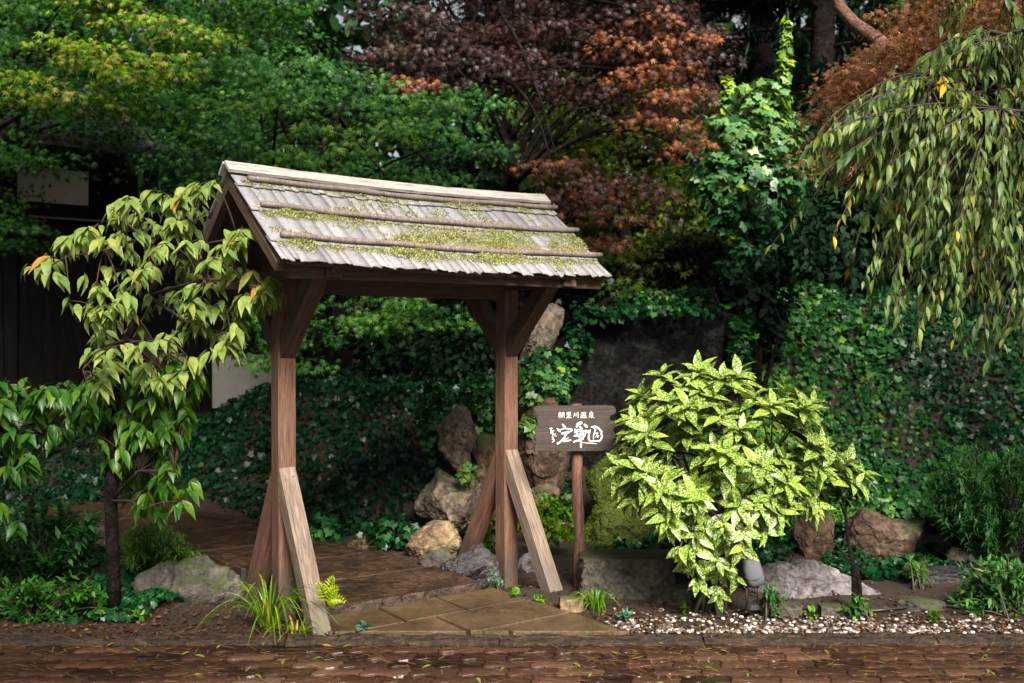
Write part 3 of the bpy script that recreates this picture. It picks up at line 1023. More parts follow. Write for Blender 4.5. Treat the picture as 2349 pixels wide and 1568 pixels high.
def rock(label, vx0, vy0, vx1, vy1, Y, mat, depth=.8, seed=0, point=0.0, square=0.0, lean=0.0, name="rock", flat_top=0.0, rough=.16, cat="rock", group="rocks in the garden bed"):
    a = W(vx0, vy1, Y); b = W(vx1, vy0, Y)
    w_, h_ = b.x - a.x, b.z - a.z
    r = random.Random(seed * 31 + 5)
    bm = bmesh.new()
    bmesh.ops.create_icosphere(bm, subdivisions=6 if (vx1 - vx0) > 130 else 5, radius=1)
    planes = []
    for _ in range(11):
        d = Vector((r.gauss(0, 1), r.gauss(0, 1), r.gauss(0, 1))).normalized()
        planes.append((d, r.uniform(.62, .9)))
    off = Vector((seed * 3.3, seed * 1.7, 0))
    for v in bm.verts:
        p = v.co.copy()
        if square:
            mx = max(abs(p.x), abs(p.y), abs(p.z))
            p = p.lerp(Vector([math.copysign(min(abs(q_), .58) / .58, q_) for q_ in p]) * .85 if square > .8 else p / mx * .85, square)
        for d, c in (planes if square < .8 else ()):
            e = p.dot(d) - c
            if e > 0: p -= d * e * .8
        n = mnoise.fractal(p * 1.6 + off, 1.0, 2.0, 5)
        cr = abs(mnoise.noise(p * 3.1 + off * 2))
        p *= 1 + rough * n + .03 * mnoise.noise(p * 9 + off) + .016 * mnoise.noise(p * 22 + off) - (.07 * rough / .16) * max(0, 1 - cr / .09)
        if point:
            q = max(0, (p.z + .25)) * point
            p.x *= max(.12, 1 - q * .75); p.y *= max(.2, 1 - q * .6)
        if flat_top and p.z > 1 - flat_top: p.z = (1 - flat_top) + (p.z - 1 + flat_top) * .25
        p.x += lean * p.z
        v.co = p
    xs = [v.co.x for v in bm.verts]; zs = [v.co.z for v in bm.verts]
    x0, x1, z1 = min(xs), max(xs), max(zs)
    z0 = -.75
    for v in bm.verts:
        v.co = Vector(((v.co.x - x0) / (x1 - x0) * w_ + a.x, Y + v.co.y * w_ * .5 * depth, a.z + (v.co.z - z0) / (z1 - z0) * h_))
    me_o = from_bm(name, bm, None, None, True)
    me = me_o.data
    c = Vector(((a.x + b.x) / 2, Y, a.z))
    me.transform(Matrix.Translation(-c))
    me_o.location = c
    me.materials.append(RM[mat])
    tag(me_o, label, cat, group)
    return me_o


rock_shape("tall diamond shaped rock standing among ivy seen through the gate", [(1045,918),(1075,942),(1102,985),(1106,1012),(1088,1052),(1072,1092),(1045,1078),(1018,1042),(1004,1000),(1010,962),(1028,930)], 7.6, 'tan', .7, 1)
rock_shape("broad brown rock at the foot of the diamond shaped rock", [(985,1072),(1020,1060),(1060,1080),(1100,1075),(1122,1120),(1116,1175),(1085,1215),(1000,1225),(948,1210),(942,1165),(962,1110)], 7.5, 'tan', .7, 2)
rock_shape("dark brown rock filling the space behind the right gate post", [(1100,955),(1135,968),(1165,1050),(1195,1150),(1185,1245),(1120,1245),(1098,1150),(1088,1050)], 7.85, 'rust', .7, 3)
rock_shape("orange brown rock rising behind the left edge of the sign", [(1222,905),(1264,908),(1302,942),(1322,1010),(1318,1105),(1290,1150),(1215,1150),(1195,1060),(1186,975),(1198,930)], 7.6, 'rust', .7, 4)
rock_shape("tall leaning pale brown rock beside the upper brace of the right gate post", [(1292,708),(1286,760),(1270,808),(1242,855),(1200,892),(1178,890),(1186,830),(1212,768),(1238,716),(1266,698)], 8.3, 'tan', .7, 5)
rock("ochre rounded rock lying beside the path just left of the right rear strut", 928, 1192, 1062, 1285, 6.95, 'ochre', .8, 6, lean=.2)
rock("pale mossy stone at the path edge below the ochre rock", 955, 1258, 1052, 1318, 6.62, 'grey', .8, 7)
rock("dark wet purple rock at the foot of the right gate post", 1008, 1246, 1150, 1356, 6.40, 'dark', .8, 8)
mossy = rock("big moss covered boulder to the right of the sign post", 1335, 1128, 1570, 1300, 7.45, 'moss', .8, 9, rough=.1)
def fuzz(o, n, mat, ln):
    """short moss growing out of the upper faces of a rock (a part of it)"""
    me = o.data
    nv = len(me.vertices)
    co = np.empty(nv * 3); me.vertices.foreach_get("co", co); co = co.reshape(-1, 3)
    no = np.empty(nv * 3); me.vertices.foreach_get("normal", no); no = no.reshape(-1, 3)
    w_ = np.clip(no[:, 2] * .7 + .45 - no[:, 1] * .2, .02, 1) * (co[:, 2] > .02)
    i = rng.choice(nv, n, p=w_ / w_.sum())
    P = co[i] + rng.normal(size=(n, 3)) * .006 + np.array(o.location)
    m_ = scatter("moss", tm_oval(.3, .25, .0, rows=(0, .5, 1), prof=(.5, 1, .1)), P, no[i] + rnd_unit(n) * .6, rnd_unit(n), rng.uniform(ln * .6, ln * 1.3, n),
                 np.clip(.45 + .5 * np.array([mnoise.noise(Vector(p) * 5) for p in P]) + rng.normal(size=n) * .15, 0, 1), mat, o)
    tag(m_, kind="stuff")


MOSS2 = leaf_mat("boulder_moss", [(0, (.03, .05, .008)), (.5, (.09, .135, .014)), (.85, (.17, .23, .025)), (1, (.22, .21, .05))], rough=.9, trans=.1, spec=.1)
fuzz(mossy, 9000, MOSS2, .011)
mossy = rock("darker mossy boulder behind the sign board above the big moss boulder", 1342, 1020, 1500, 1180, 7.95, 'moss', .8, 10, rough=.1)
fuzz(mossy, 6500, MOSS2, .011)
rock("long squared dark stone with pale top edge right of the sign post foot", 1322, 1270, 1545, 1400, 5.98, 'slab', .55, 11, square=.95, flat_top=.25, rough=.09)
rock_shape("flat grey rock on the soil behind the grass tuft left of the gate", [(278,1345),(320,1314),(400,1296),(500,1300),(552,1325),(562,1378),(480,1408),(330,1406),(272,1382)], 6.0, 'grey', .5, 12)
rock_shape("large rounded brown boulder in front of the ivy bank at the right", [(1950,1190),(1975,1162),(2040,1155),(2102,1178),(2134,1225),(2124,1285),(2060,1318),(1975,1310),(1942,1250)], 6.9, 'rust', .7, 13)
rock_shape("low broad lilac grey rock behind the floodlight", [(1690,1338),(1740,1308),(1830,1298),(1930,1318),(2000,1348),(2058,1385),(1990,1408),(1800,1410),(1690,1408),(1655,1370)], 6.0, 'lilac', .35, 14, .06)
rock("small pale flat stone lying behind the lilac grey rock", 1795, 1286, 1895, 1318, 6.35, 'lilac', .7, 15, flat_top=.3)
rock("rounded grey stone at the right under the feathery shrub", 2168, 1255, 2262, 1318, 6.6, 'grey', .8, 16)
rock("flat pale stone at the edge of the white pebbles on the right", 2055, 1374, 2180, 1404, 5.7, 'grey', .8, 17, flat_top=.3)
rock("dark squared block in shade right of the low lilac rock", 2060, 1306, 2320, 1385, 6.3, 'dark', .4, 18, square=.9, flat_top=.2)
rock("reddish rock in shade behind the variegated shrub", 1822, 1150, 1915, 1275, 6.9, 'rust', .8, 19)
rock("small pinkish stone poking out of the ivy below the sign", 1213, 1108, 1285, 1162, 7.2, 'rust', .8, 20)
rock("dark flat stone under the left side of the variegated shrub", 1480, 1345, 1610, 1402, 5.85, 'slab', .8, 21, flat_top=.2)
rock("small tan stone in ivy at the far edge of the path", 795, 1228, 885, 1275, 7.35, 'ochre', .8, 22)
rock("grey stone between the right gate post and its front strut", 1185, 1262, 1262, 1325, 6.75, 'lilac', .8, 23)
rock("grey stone at the right edge of the picture behind feathery leaves", 2290, 1245, 2400, 1310, 6.7, 'lilac', .8, 24)
rock("pale stone lying on top of the ivy covered bank", 1748, 705, 1812, 732, 9.55, 'grey', .8, 25, flat_top=.2)
rock("small tan concrete block at the foot of the right front strut", 1282, 1372, 1338, 1402, 5.62, 'ochre', .7, 26, square=.95, flat_top=.3, rough=.05, name="block", cat="block", group="small blocks along the bed edge")
rock("small brown block left of the pair standing in front of the lilac rock", 1782, 1384, 1838, 1424, 5.50, 'slab', .7, 27, square=.95, flat_top=.3, rough=.05, name="block", cat="block", group="small blocks along the bed edge")
rock("small brown block nearer the thin bare sapling before the lilac rock", 1878, 1388, 1932, 1424, 5.50, 'slab', .7, 28, square=.95, flat_top=.3, rough=.05, name="block", cat="block", group="small blocks along the bed edge")

# retaining wall of dark stone
wall = rock_mat("wall_stone", (.004, .004, .004), (.015, .0135, .0125), (.055, .048, .042), scale=6, rough=.7)
bm = bmesh.new()
nx, nz = 60, 44
grid = []
X0, X1 = W(1300, 0, 8.7).x, W(1712, 0, 8.7).x
for j in range(nz + 1):
    rowv = []
    for i in range(nx + 1):
        x = X0 + (X1 - X0) * i / nx
        z = .1 + (1.76 - .1 + .02 * math.sin(i * .3)) * j / nz
        rowv.append(bm.verts.new((x, 8.7 + .07 * mnoise.fractal(Vector((x * 5, z * 1.6, 2)), .8, 2, 6), z)))
    grid.append(rowv)
for j in range(nz):
    for i in range(nx):
        bm.faces.new((grid[j][i], grid[j][i + 1], grid[j + 1][i + 1], grid[j + 1][i]))
ex = bmesh.ops.extrude_edge_only(bm, edges=[e for e in bm.edges if e.is_boundary])
for v in ex["geom"]:
    if isinstance(v, bmesh.types.BMVert): v.co.y = 9.05
from_w = from_bm("stone_wall", bm, wall, None, True)
tag(from_w, "dark rough stone retaining wall half hidden by ivy behind the sign", "wall")

# ------------------------------------------------------------------ house in the shade at the left
house = empty("timber_house", W(200, 900, 11), "dark timber house with pale plaster panels in the shade behind the trees", "house")
MAT['hwood'] = wood_mat("house_wood", (.005, .004, .004), (.010, .008, .007), (.018, .013, .012), grain=(6, 6, .6))
MAT['plaster'] = plain_mat("plaster", (.42, .39, .34), (.50, .47, .41), 6, .85)
for _k in (MAT['hwood'], MAT['bark'], wall):
    _k.node_tree.nodes['Principled BSDF'].inputs['Specular IOR Level'].default_value = .08
MAT['tile'] = plain_mat("roof_tile", (.02, .02, .022), (.04, .04, .042), 9, .5)
HA, HB = W(-140, 784, 9.6), W(1010, 784, 13.0)
hd = (HB - HA); hd.z = 0; hlen = hd.length; hd.normalize()
hn = Vector((hd.y, -hd.x, 0))


def hx_at(vx):
    """distance along the facade that is seen at view column vx"""
    r = (vx - 1174.5) / F_PX
    return (r * HA.y - HA.x) / (hd.x - r * hd.y)


def hz_at(s, vy):
    return CAM_H - (vy - 784) / F_PX * (HA.y + hd.y * s)


def hbox(name, s0, s1, z0, z1, n0, n1, mat, parent):
    bm = bmesh.new()
    q = []
    for n in (n0, n1):
        for s, z in ((s0, z0), (s1, z0), (s1, z1), (s0, z1)):
            p = HA + hd * s + hn * n
            q.append(bm.verts.new((p.x, p.y, z)))
    for f in ((0, 1, 2, 3), (7, 6, 5, 4), (0, 4, 5, 1), (1, 5, 6, 2), (2, 6, 7, 3), (3, 7, 4, 0)):
        bm.faces.new([q[i] for i in f])
    bmesh.ops.recalc_face_normals(bm, faces=bm.faces)
    bmesh.ops.bevel(bm, geom=[e for e in bm.edges], offset=.004, segments=1, affect='EDGES')
    return from_bm(name, bm, mat, parent)


hbox("wall", 0, hx_at(310), -.3, 3.5, -3.5, 0, MAT['hwood'], house)
hbox("wall", hx_at(310) + .002, hlen, -.3, 2.7, -3.4, -.004, MAT['hwood'], house)
s0, s1 = hx_at(485), hx_at(640)
hbox("plaster_panel", s0, s1, hz_at(s0, 937), hz_at(s0, 815), 0, .03, MAT['plaster'], house)
s0, s1 = hx_at(28), hx_at(212)
hbox("plaster_panel", s0, s1, hz_at(s0, 460), hz_at(s0, 380), 0, .03, MAT['plaster'], house)
for vx in (-60, 22, 215, 300, 470, 650, 760):
    s = hx_at(vx)
    hbox("wall_post", s - .06, s + .06, -.2, 3.3, 0, .06, MAT['hwood'], house)
hbox("wall_rail", 0, hlen, hz_at(hx_at(60), 503), hz_at(hx_at(60), 470), 0, .075, MAT['hwood'], house)
hbox("lit_eave_strip", hx_at(62), hx_at(245), hz_at(hx_at(60), 501), hz_at(hx_at(60), 496), .076, .10, MAT['rail'], house)  # paler wood strip standing in for light on the eave line
hbox("downpipe", hx_at(840), hx_at(848), hz_at(hx_at(845), 870), 2.6, .05, .10, MAT['white_paint'], house)
hbox("door_frame", hx_at(808), hx_at(824), .2, 2.1, .0, .07, MAT['post'], house)
hbox("downpipe", hx_at(917), hx_at(921), hz_at(hx_at(917), 772), 2.6, .05, .09, MAT['white_paint'], house)
bm = bmesh.new()
q = [bm.verts.new(HA + hd * s + hn * n + Vector((0, 0, z - HA.z))) for (n, z) in ((.9, 3.35), (.9, 3.42), (-1.75, 4.6), (-4.4, 3.42), (-4.4, 3.35), (-1.75, 4.5)) for s in (-.6, hx_at(330))]
for i in range(6):
    a, b = 2 * i, 2 * ((i + 1) % 6)
    bm.faces.new((q[a], q[a + 1], q[b + 1], q[b]))
bm.faces.new([q[i] for i in (0, 2, 4, 6, 8, 10)]); bm.faces.new([q[i] for i in (11, 9, 7, 5, 3, 1)])
bmesh.ops.recalc_face_normals(bm, faces=bm.faces)
from_bm("roof", bm, MAT['tile'], house)

# ------------------------------------------------------------------ foliage materials
LM = {
    'cherry': leaf_mat("cherry_leaf", [(0, (.075, .135, .045)), (.35, (.145, .215, .07)), (.75, (.27, .33, .115)), (.985, (.38, .37, .13)), (1, (.5, .24, .09))], .45, .38, .3),
    'cherry_low': leaf_mat("cherry_low_leaf", [(0, (.02, .065, .014)), (.5, (.045, .115, .022)), (.9, (.12, .19, .035)), (.985, (.20, .24, .045)), (1, (.42, .28, .04))], .4, .3, .4),  # darker green leaves of the lower cherry foliage
    'weep': leaf_mat("weeping_cherry_leaf", [(0, (.03, .065, .022)), (.45, (.085, .135, .042)), (.8, (.18, .22, .07)), (.97, (.24, .22, .05)), (1, (.48, .28, .02))], .45, .35, .28),
    'aucuba': leaf_mat("spotted_leaf", [(0, (.035, .085, .010)), (.5, (.07, .15, .015)), (1, (.17, .26, .04))], .36, .25, .4, mottled=(110, .45, .62, (.47, .56, .15))),
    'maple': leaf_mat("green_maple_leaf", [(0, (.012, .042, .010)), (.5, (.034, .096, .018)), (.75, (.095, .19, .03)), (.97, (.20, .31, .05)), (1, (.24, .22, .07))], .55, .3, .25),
    'maple_mid': leaf_mat("maple_leaf", [(0, (.012, .044, .014)), (.5, (.032, .098, .026)), (.85, (.09, .20, .045)), (1, (.18, .30, .07))], .5, .3, .3),
    'red': leaf_mat("red_maple_leaf", [(0, (.020, .010, .009)), (.45, (.040, .018, .014)), (.75, (.105, .044, .028)), (1, (.25, .095, .042))], .5, .28, .3),
    'yellowgreen': leaf_mat("far_maple_leaf", [(0, (.025, .05, .010)), (.6, (.07, .11, .018)), (1, (.18, .18, .03))], .5, .3, .2),
    'orange': leaf_mat("orange_leaf", [(0, (.07, .055, .02)), (.5, (.22, .11, .05)), (1, (.38, .18, .10))], .5, .35, .3),
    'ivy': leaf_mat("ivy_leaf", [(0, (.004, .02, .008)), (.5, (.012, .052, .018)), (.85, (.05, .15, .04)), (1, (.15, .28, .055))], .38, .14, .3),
    'ivy_pale': leaf_mat("climber_leaf", [(0, (.02, .075, .028)), (.5, (.06, .16, .065)), (.85, (.15, .25, .09)), (1, (.26, .36, .06))], .4, .2, .5),
    'pine': leaf_mat("pine_needle", [(0, (.004, .010, .006)), (.6, (.010, .022, .012)), (1, (.022, .042, .020))], .6, .1, .2),
    'dark': leaf_mat("dark_leaf", [(0, (.003, .010, .004)), (.6, (.008, .026, .010)), (1, (.024, .06, .016))], .6, .15, .12),
    'weed': leaf_mat("weed_leaf", [(0, (.025, .085, .014)), (.5, (.06, .16, .022)), (1, (.17, .29, .04))], .45, .25, .4),
    'grass': leaf_mat("grass_blade", [(0, (.03, .08, .014)), (.5, (.085, .17, .03)), (.85, (.22, .28, .06)), (1, (.42, .26, .08))], .4, .25, .4),
    'fern': leaf_mat("fern_frond", [(0, (.26, .36, .02)), (1, (.50, .60, .04))], .5, .35, .3),
    'blue': leaf_mat("blue_green_leaf", [(0, (.03, .08, .05)), (1, (.10, .20, .13))], .5, .2, .4),
}


def tree(name, label, cat, base, trunk_pts, trunk_r, tips, pads_arr, tmpl, lmat, group=None, bark='bark', twig_r=.012, crown_name="crown"):
    t = empty(name, base, label, cat, group)
    bm = bmesh.new()
    n = len(trunk_pts)
    tube_into(bm, trunk_pts, [trunk_r * (1 - .6 * i / (n - 1)) for i in range(n)], 10)
    from_bm("trunk", bm, MAT[bark], t, True)
    if tips:
        bm = bmesh.new()
        for tp in tips:
            i = random.randrange(max(1, n // 2), n)
            a = Vector(trunk_pts[i]); b = Vector(tp)
            mid = (a + b) / 2 + Vector((random.gauss(0, .1), random.gauss(0, .1), .18 * (b - a).length))
            pts = bez(a, mid, b, 8)
            tube_into(bm, pts, [twig_r * (2.0 - 1.6 * k / 7) for k in range(8)], 5)
        from_bm("branches", bm, MAT[bark], t, True)
    scatter(crown_name, tmpl, *pads_arr, LM[lmat], t)
    return t


def pads_in(poly, n, Y0, Y1, r=(.3, .6), rz=(.08, .16), dens=420, tint=.45, tvar=.12, tfun=None):
    out = []
    for vx, vy in sample_poly(poly, n):
        Y = random.uniform(Y0, Y1)
        c = W(vx, vy, Y)
        rx = random.uniform(*r)
        ry = rx * random.uniform(.7, 1.1)
        tn = tint + random.gauss(0, tvar)
        if tfun: tn += tfun(vx, vy, Y)
        out.append((c, rx, ry, random.uniform(*rz), max(8, int(dens * rx * ry)), tn))
    return out


# --- green maple, top left
lit = [(W(x, y, Y), rx, ry, .09, int(1250 * rx * ry) + 20, .90) for x, y, Y, rx, ry in (  # sunlit sprays: the sunlight is put into a lighter leaf tint
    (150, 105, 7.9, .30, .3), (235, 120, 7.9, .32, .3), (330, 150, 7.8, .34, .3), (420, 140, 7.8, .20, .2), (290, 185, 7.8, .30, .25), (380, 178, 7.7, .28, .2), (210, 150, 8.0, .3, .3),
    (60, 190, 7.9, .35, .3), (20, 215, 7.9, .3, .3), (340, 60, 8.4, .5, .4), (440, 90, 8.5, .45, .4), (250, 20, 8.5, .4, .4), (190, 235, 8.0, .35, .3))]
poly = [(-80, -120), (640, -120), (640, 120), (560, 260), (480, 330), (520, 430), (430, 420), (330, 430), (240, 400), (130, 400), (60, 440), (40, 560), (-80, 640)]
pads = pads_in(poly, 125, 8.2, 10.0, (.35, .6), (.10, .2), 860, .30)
tips = [p[0] for p in random.sample(pads + lit, 26)]
b = W(-330, 1130, 8.9)
tree("green_maple_tree", "green maple with sprays tinted lime as if sunlit filling the top left corner", "tree", b,
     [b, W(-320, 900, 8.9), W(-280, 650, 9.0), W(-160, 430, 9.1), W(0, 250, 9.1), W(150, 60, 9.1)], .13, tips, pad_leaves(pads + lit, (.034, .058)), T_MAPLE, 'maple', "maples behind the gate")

# --- green maple behind the gate (drops under the beam too)
poly = [(520, 140), (760, 110), (900, 200), (1110, 230), (1060, 300), (1110, 400), (1000, 470), (600, 420), (470, 430), (390, 360), (480, 250)]
pads = pads_in(poly, 62, 7.6, 9.0, (.25, .48), (.08, .16), 950, .52)
pads += [(W(x, y, Y), r, r, .09, int(1100 * r * r) + 16, .85) for x, y, Y, r in ((560, 250, 7.3, .25), (640, 240, 7.3, .25), (880, 310, 7.2, .3), (960, 300, 7.2, .28), (800, 350, 7.1, .25), (1000, 240, 7.4, .25), (720, 300, 7.3, .25), (660, 360, 7.2, .22))]
poly2 = [(690, 690), (1060, 685), (1120, 790), (1040, 760), (900, 745), (840, 790), (760, 760), (720, 850), (640, 880), (560, 850), (570, 740)]
pads += pads_in(poly2, 34, 7.2, 8.2, (.16, .28), (.06, .11), 1150, .62, .12)
tips = [p[0] for p in random.sample(pads, 26)]
b = W(648, 1190, 8.3)
tree("green_maple_tree", "green maple whose sprays spread above the gate roof and hang below its beam", "tree", b,
     [b, W(646, 1000, 8.3), W(650, 800, 8.3), W(640, 600, 8.25), W(700, 420, 8.2), W(780, 260, 8.2)], .07, tips, pad_leaves(pads, (.034, .056)), T_MAPLE, 'maple_mid', "maples behind the gate")

# --- dark red maple
poly = [(830, -140), (1560, -140), (1540, 40), (1650, 90), (1600, 130), (1640, 220), (1610, 330), (1560, 370), (1450, 280), (1260, 250), (1080, 230), (940, 220), (860, 180), (900, 60)]
pads = pads_in(poly, 175, 9.2, 10.8, (.3, .55), (.09, .18), 880, .16, .12)
pads += [(W(x, y, Y), rx, rx, .10, int(1000 * rx * rx) + 20, .84) for x, y, Y, rx in (  # lit right end of the crown, its light painted as brighter leaf tints
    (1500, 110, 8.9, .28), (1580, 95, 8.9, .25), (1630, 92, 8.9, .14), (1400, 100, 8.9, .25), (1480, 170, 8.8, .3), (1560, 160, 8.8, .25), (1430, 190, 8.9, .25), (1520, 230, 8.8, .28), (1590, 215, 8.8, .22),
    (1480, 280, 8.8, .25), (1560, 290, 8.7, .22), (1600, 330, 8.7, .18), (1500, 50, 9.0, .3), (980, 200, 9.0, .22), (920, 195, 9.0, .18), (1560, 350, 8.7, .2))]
poly2 = [(1090, 380), (1300, 355), (1400, 400), (1520, 450), (1500, 520), (1440, 560), (1400, 620), (1300, 560), (1270, 440), (1180, 420)]
pads += pads_in(poly2, 28, 7.8, 8.7, (.18, .3), (.06, .12), 850, .55, .2)
tips = [p[0] for p in random.sample(pads, 34)]
b = W(1163, 1130, 9.6)
red = tree("red_maple_tree", "dark red maple spreading over the middle of the picture", "tree", b,
           [b, W(1163, 800, 9.6), W(1165, 560, 9.6), W(1175, 420, 9.6), W(1160, 330, 9.6), W(1130, 180, 9.6), W(1120, 0, 9.7)], .10, tips, pad_leaves(pads, (.036, .06)), T_MAPLE, 'red', "maples behind the gate", twig_r=.013)
bm = bmesh.new()
for p in ([(1195, 385), (1240, 310), (1300, 255), (1400, 235)], [(1205, 390), (1300, 330), (1420, 275), (1530, 300)], [(1180, 390), (1215, 300), (1260, 230), (1275, 150)],
          [(1260, 350), (1380, 300), (1480, 300), (1590, 350)], [(1170, 350), (1130, 250), (1050, 160), (980, 120)]):
    q = [W(x, y, 9.5 - .15 * i) for i, (x, y) in enumerate([(1172, 430)] + p)]
    tube_into(bm, q, [.034, .026, .020, .013, .006], 6)
from_bm("limbs", bm, MAT['bark'], red, True)

# --- paler green maple further back
poly = [(1200, 180), (1640, 180), (1640, 480), (1560, 640), (1420, 650), (1350, 560), (1250, 420)]
pads = pads_in(poly, 60, 11.5, 13.5, (.4, .7), (.12, .22), 260, .5, .15)
b = W(1440, 950, 12.4)
tree("green_maple_tree", "yellowish green maple seen through the limbs of the red maple", "tree", b, [b, W(1440, 700, 12.4), W(1430, 500, 12.4), W(1420, 300, 12.4)], .1, [p[0] for p in pads[:14]], pad_leaves(pads, (.06, .10)), T_MAPLE5, 'yellowgreen', "maples behind the gate")
poly = [(1480, 380), (1620, 360), (1640, 560), (1680, 640), (1560, 690), (1400, 680), (1420, 600), (1520, 540)]
pads = pads_in(poly, 40, 9.6, 10.8, (.2, .38), (.08, .16), 380, .25, .15)
b = W(1530, 900, 10.2)
tree("leafy_bush", "low dark green bush below the red maple left of the climber", "bush", b, [b, W(1530, 760, 10.2), W(1540, 600, 10.2)], .05, [p[0] for p in pads[:10]], pad_leaves(pads, (.05, .08)), T_MAPLE5, 'yellowgreen')

# --- climber on an old trunk
def ball_leaves(c, rx, ry, rz, n, size, tint, tv=.15, droop=.5, shell=.55):
    u = rnd_unit(n)
    r = shell + (1 - shell) * rng.random(n) ** .6
    r = r * (1 + .18 * np.sin(u[:, 0] * 5 + u[:, 2] * 4 + c[0]))
    P = np.array(c)[None] + u * r[:, None] * np.array((rx, ry, rz))
    D = u * .5 + rnd_unit(n) * .6 - UP * droop
    Nn = u * .9 + UP * .45 + rnd_unit(n) * .35
    return P, D, Nn, rng.uniform(size[0], size[1], n), np.clip(tint + rng.normal(size=n) * tv, 0, 1)


def cat_arr(lst):
    return tuple(np.concatenate([x[i] for x in lst]) for i in range(5))


b = W(1720, 760, 9.0)
clb = empty("climber_trunk", b, "old trunk smothered in pale green climbing leaves between red maple and weeping cherry", "climber")
bm = bmesh.new()
tube_into(bm, [W(1720, 760, 9.0) - Vector((0, 0, .4)), W(1722, 620, 9.0), W(1728, 380, 9.0), W(1735, 240, 9.0)], [.10, .09, .08, .06], 10)
tube_into(bm, [W(1760, 330, 9.0), W(1790, 220, 9.0), W(1800, 120, 9.0), W(1806, 20, 9.0)], [.03, .022, .015, .006], 6)
from_bm("trunk", bm, MAT['bark'], clb, True)
A = []
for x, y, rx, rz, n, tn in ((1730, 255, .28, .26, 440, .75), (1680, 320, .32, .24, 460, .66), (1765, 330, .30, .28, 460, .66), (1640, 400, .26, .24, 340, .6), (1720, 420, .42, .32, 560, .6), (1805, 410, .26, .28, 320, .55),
                            (1680, 490, .22, .2, 240, .25), (1750, 500, .22, .2, 240, .2), (1720, 590, .2, .22, 220, .05), (1720, 660, .18, .18, 160, .0),  # lower balls tinted darkest: the shade down there is in the leaf colour
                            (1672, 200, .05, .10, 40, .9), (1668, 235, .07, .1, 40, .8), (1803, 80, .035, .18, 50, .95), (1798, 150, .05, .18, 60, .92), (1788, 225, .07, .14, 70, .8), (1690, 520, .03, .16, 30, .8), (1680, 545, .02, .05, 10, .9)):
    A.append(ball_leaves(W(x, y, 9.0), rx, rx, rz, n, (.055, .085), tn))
scatter("climbing_leaves", T_IVY, *cat_arr(A), LM['ivy_pale'], clb)

# --- conifers in the background
def conifer(label, vx, Y, h, r, n, lean=0, bark='bark', y0=1.2, tuft=.22):
    base = W(vx, 784, Y); base.z = gz(max(-6.9, min(6.9, base.x)), min(14, Y)) - .1
    t = empty("pine_tree", base, label, "tree", "dark conifers behind the garden")
    bm = bmesh.new()
    top = base + Vector((lean, 0, h))
    pts = bez(base, (base + top) / 2 + Vector((.1, 0, 0)), top, 10)
    tube_into(bm, pts, [.24 * (1 - .85 * i / 9) for i in range(10)], 10)
    from_bm("trunk", bm, MAT[bark], t, True)
    bmb = bmesh.new()
    P, D, Nn, S, T = [], [], [], [], []
    for i in range(n):
        f = random.uniform(y0 / h, .97)
        q = base.lerp(top, f)
        a = random.uniform(0, 2 * math.pi)
        ln = r * (1.1 - .75 * f) * random.uniform(.55, 1.1)
        d = Vector((math.cos(a), math.sin(a), 0))
        end = q + d * ln + Vector((0, 0, -.12 * ln))
        bp = bez(q, (q + end) / 2 + Vector((0, 0, .12 * ln)), end, 6)
        tube_into(bmb, bp, [.03, .026, .02, .014, .01, .004], 4)
        for k in range(int(26 * ln)):
            u = random.uniform(.25, 1.02)
            c = bp[min(5, int(u * 5))].lerp(bp[min(5, int(u * 5) + 1)], u * 5 - int(u * 5)) + Vector((random.gauss(0, .16), random.gauss(0, .16), random.gauss(0, .06) - .03)) * ln * .45
            for m_ in range(7):
                ru = np.array((random.gauss(0, 1), random.gauss(0, 1), random.gauss(0, .6)))
                P.append(tuple(c)); D.append(ru + np.array(d) * .6 + UP * .25); Nn.append(UP + .4 * ru)
                S.append(random.uniform(.6, 1) * tuft); T.append(min(1, max(0, random.gauss(.4, .2))))
    from_bm("branches", bmb, MAT[bark], t, True)
    scatter("crown", tm_oval(.09, .15, .0, rows=(0, .5, 1), prof=(.6, 1, .1)), P, D, Nn, S, T, LM['pine'], t)
    return t


conifer("tall dark pine with a thick trunk behind the climber", 1880, 13.5, 10.5, 2.6, 85)
conifer("dark pine between the red maple and the climber spire", 1735, 14.2, 11, 2.6, 80)
conifer("dark pine rising behind the right half of the red maple", 1590, 15, 11.5, 2.8, 90)
conifer("dark pine directly behind the middle of the red maple", 1180, 16, 12, 3.0, 90)
conifer("dark pine behind the weeping cherry at the right", 2220, 14.5, 11, 2.8, 85)
conifer("dark pine behind the two green maples", 560, 16.5, 12, 3.2, 95)
conifer("dark pine behind the house in the top left corner", 60, 15.5, 11.5, 3.0, 90)
conifer("dark pine standing outermost at the right edge", 2700, 13, 10, 2.6, 50)

# far wood closing the view
P, D, Nn, S, T = [], [], [], [], []
N = 34000
yy_ = rng.uniform(17.5, 24, N); xx_ = rng.uniform(-1, 1, N) * yy_ * .66
hh = rng.random(N) ** .9 * (9.0 + 1.6 * np.sin(xx_ * .9) + 1.1 * np.sin(xx_ * 2.3 + 1) + 1.0 * np.cos(yy_ * 1.3))
hole = np.sin(xx_ * 1.7 + .6) * np.sin(hh * 1.9 + .4) > .85
keep = ~(hole & (hh > 3.5))
P = np.stack([xx_, yy_, hh + .2], 1)[keep]
n = len(P)
wd = scatter("woodland", T_SMALL, P, rnd_unit(n) - UP * .5, UP * .6 + CAMW * .5 + rnd_unit(n) * .6, rng.uniform(.28, .5, n), rng.random(n), LM['dark'])
tag(wd, "dark leafy woodland closing the view behind the conifers", "woodland", kind="stuff")

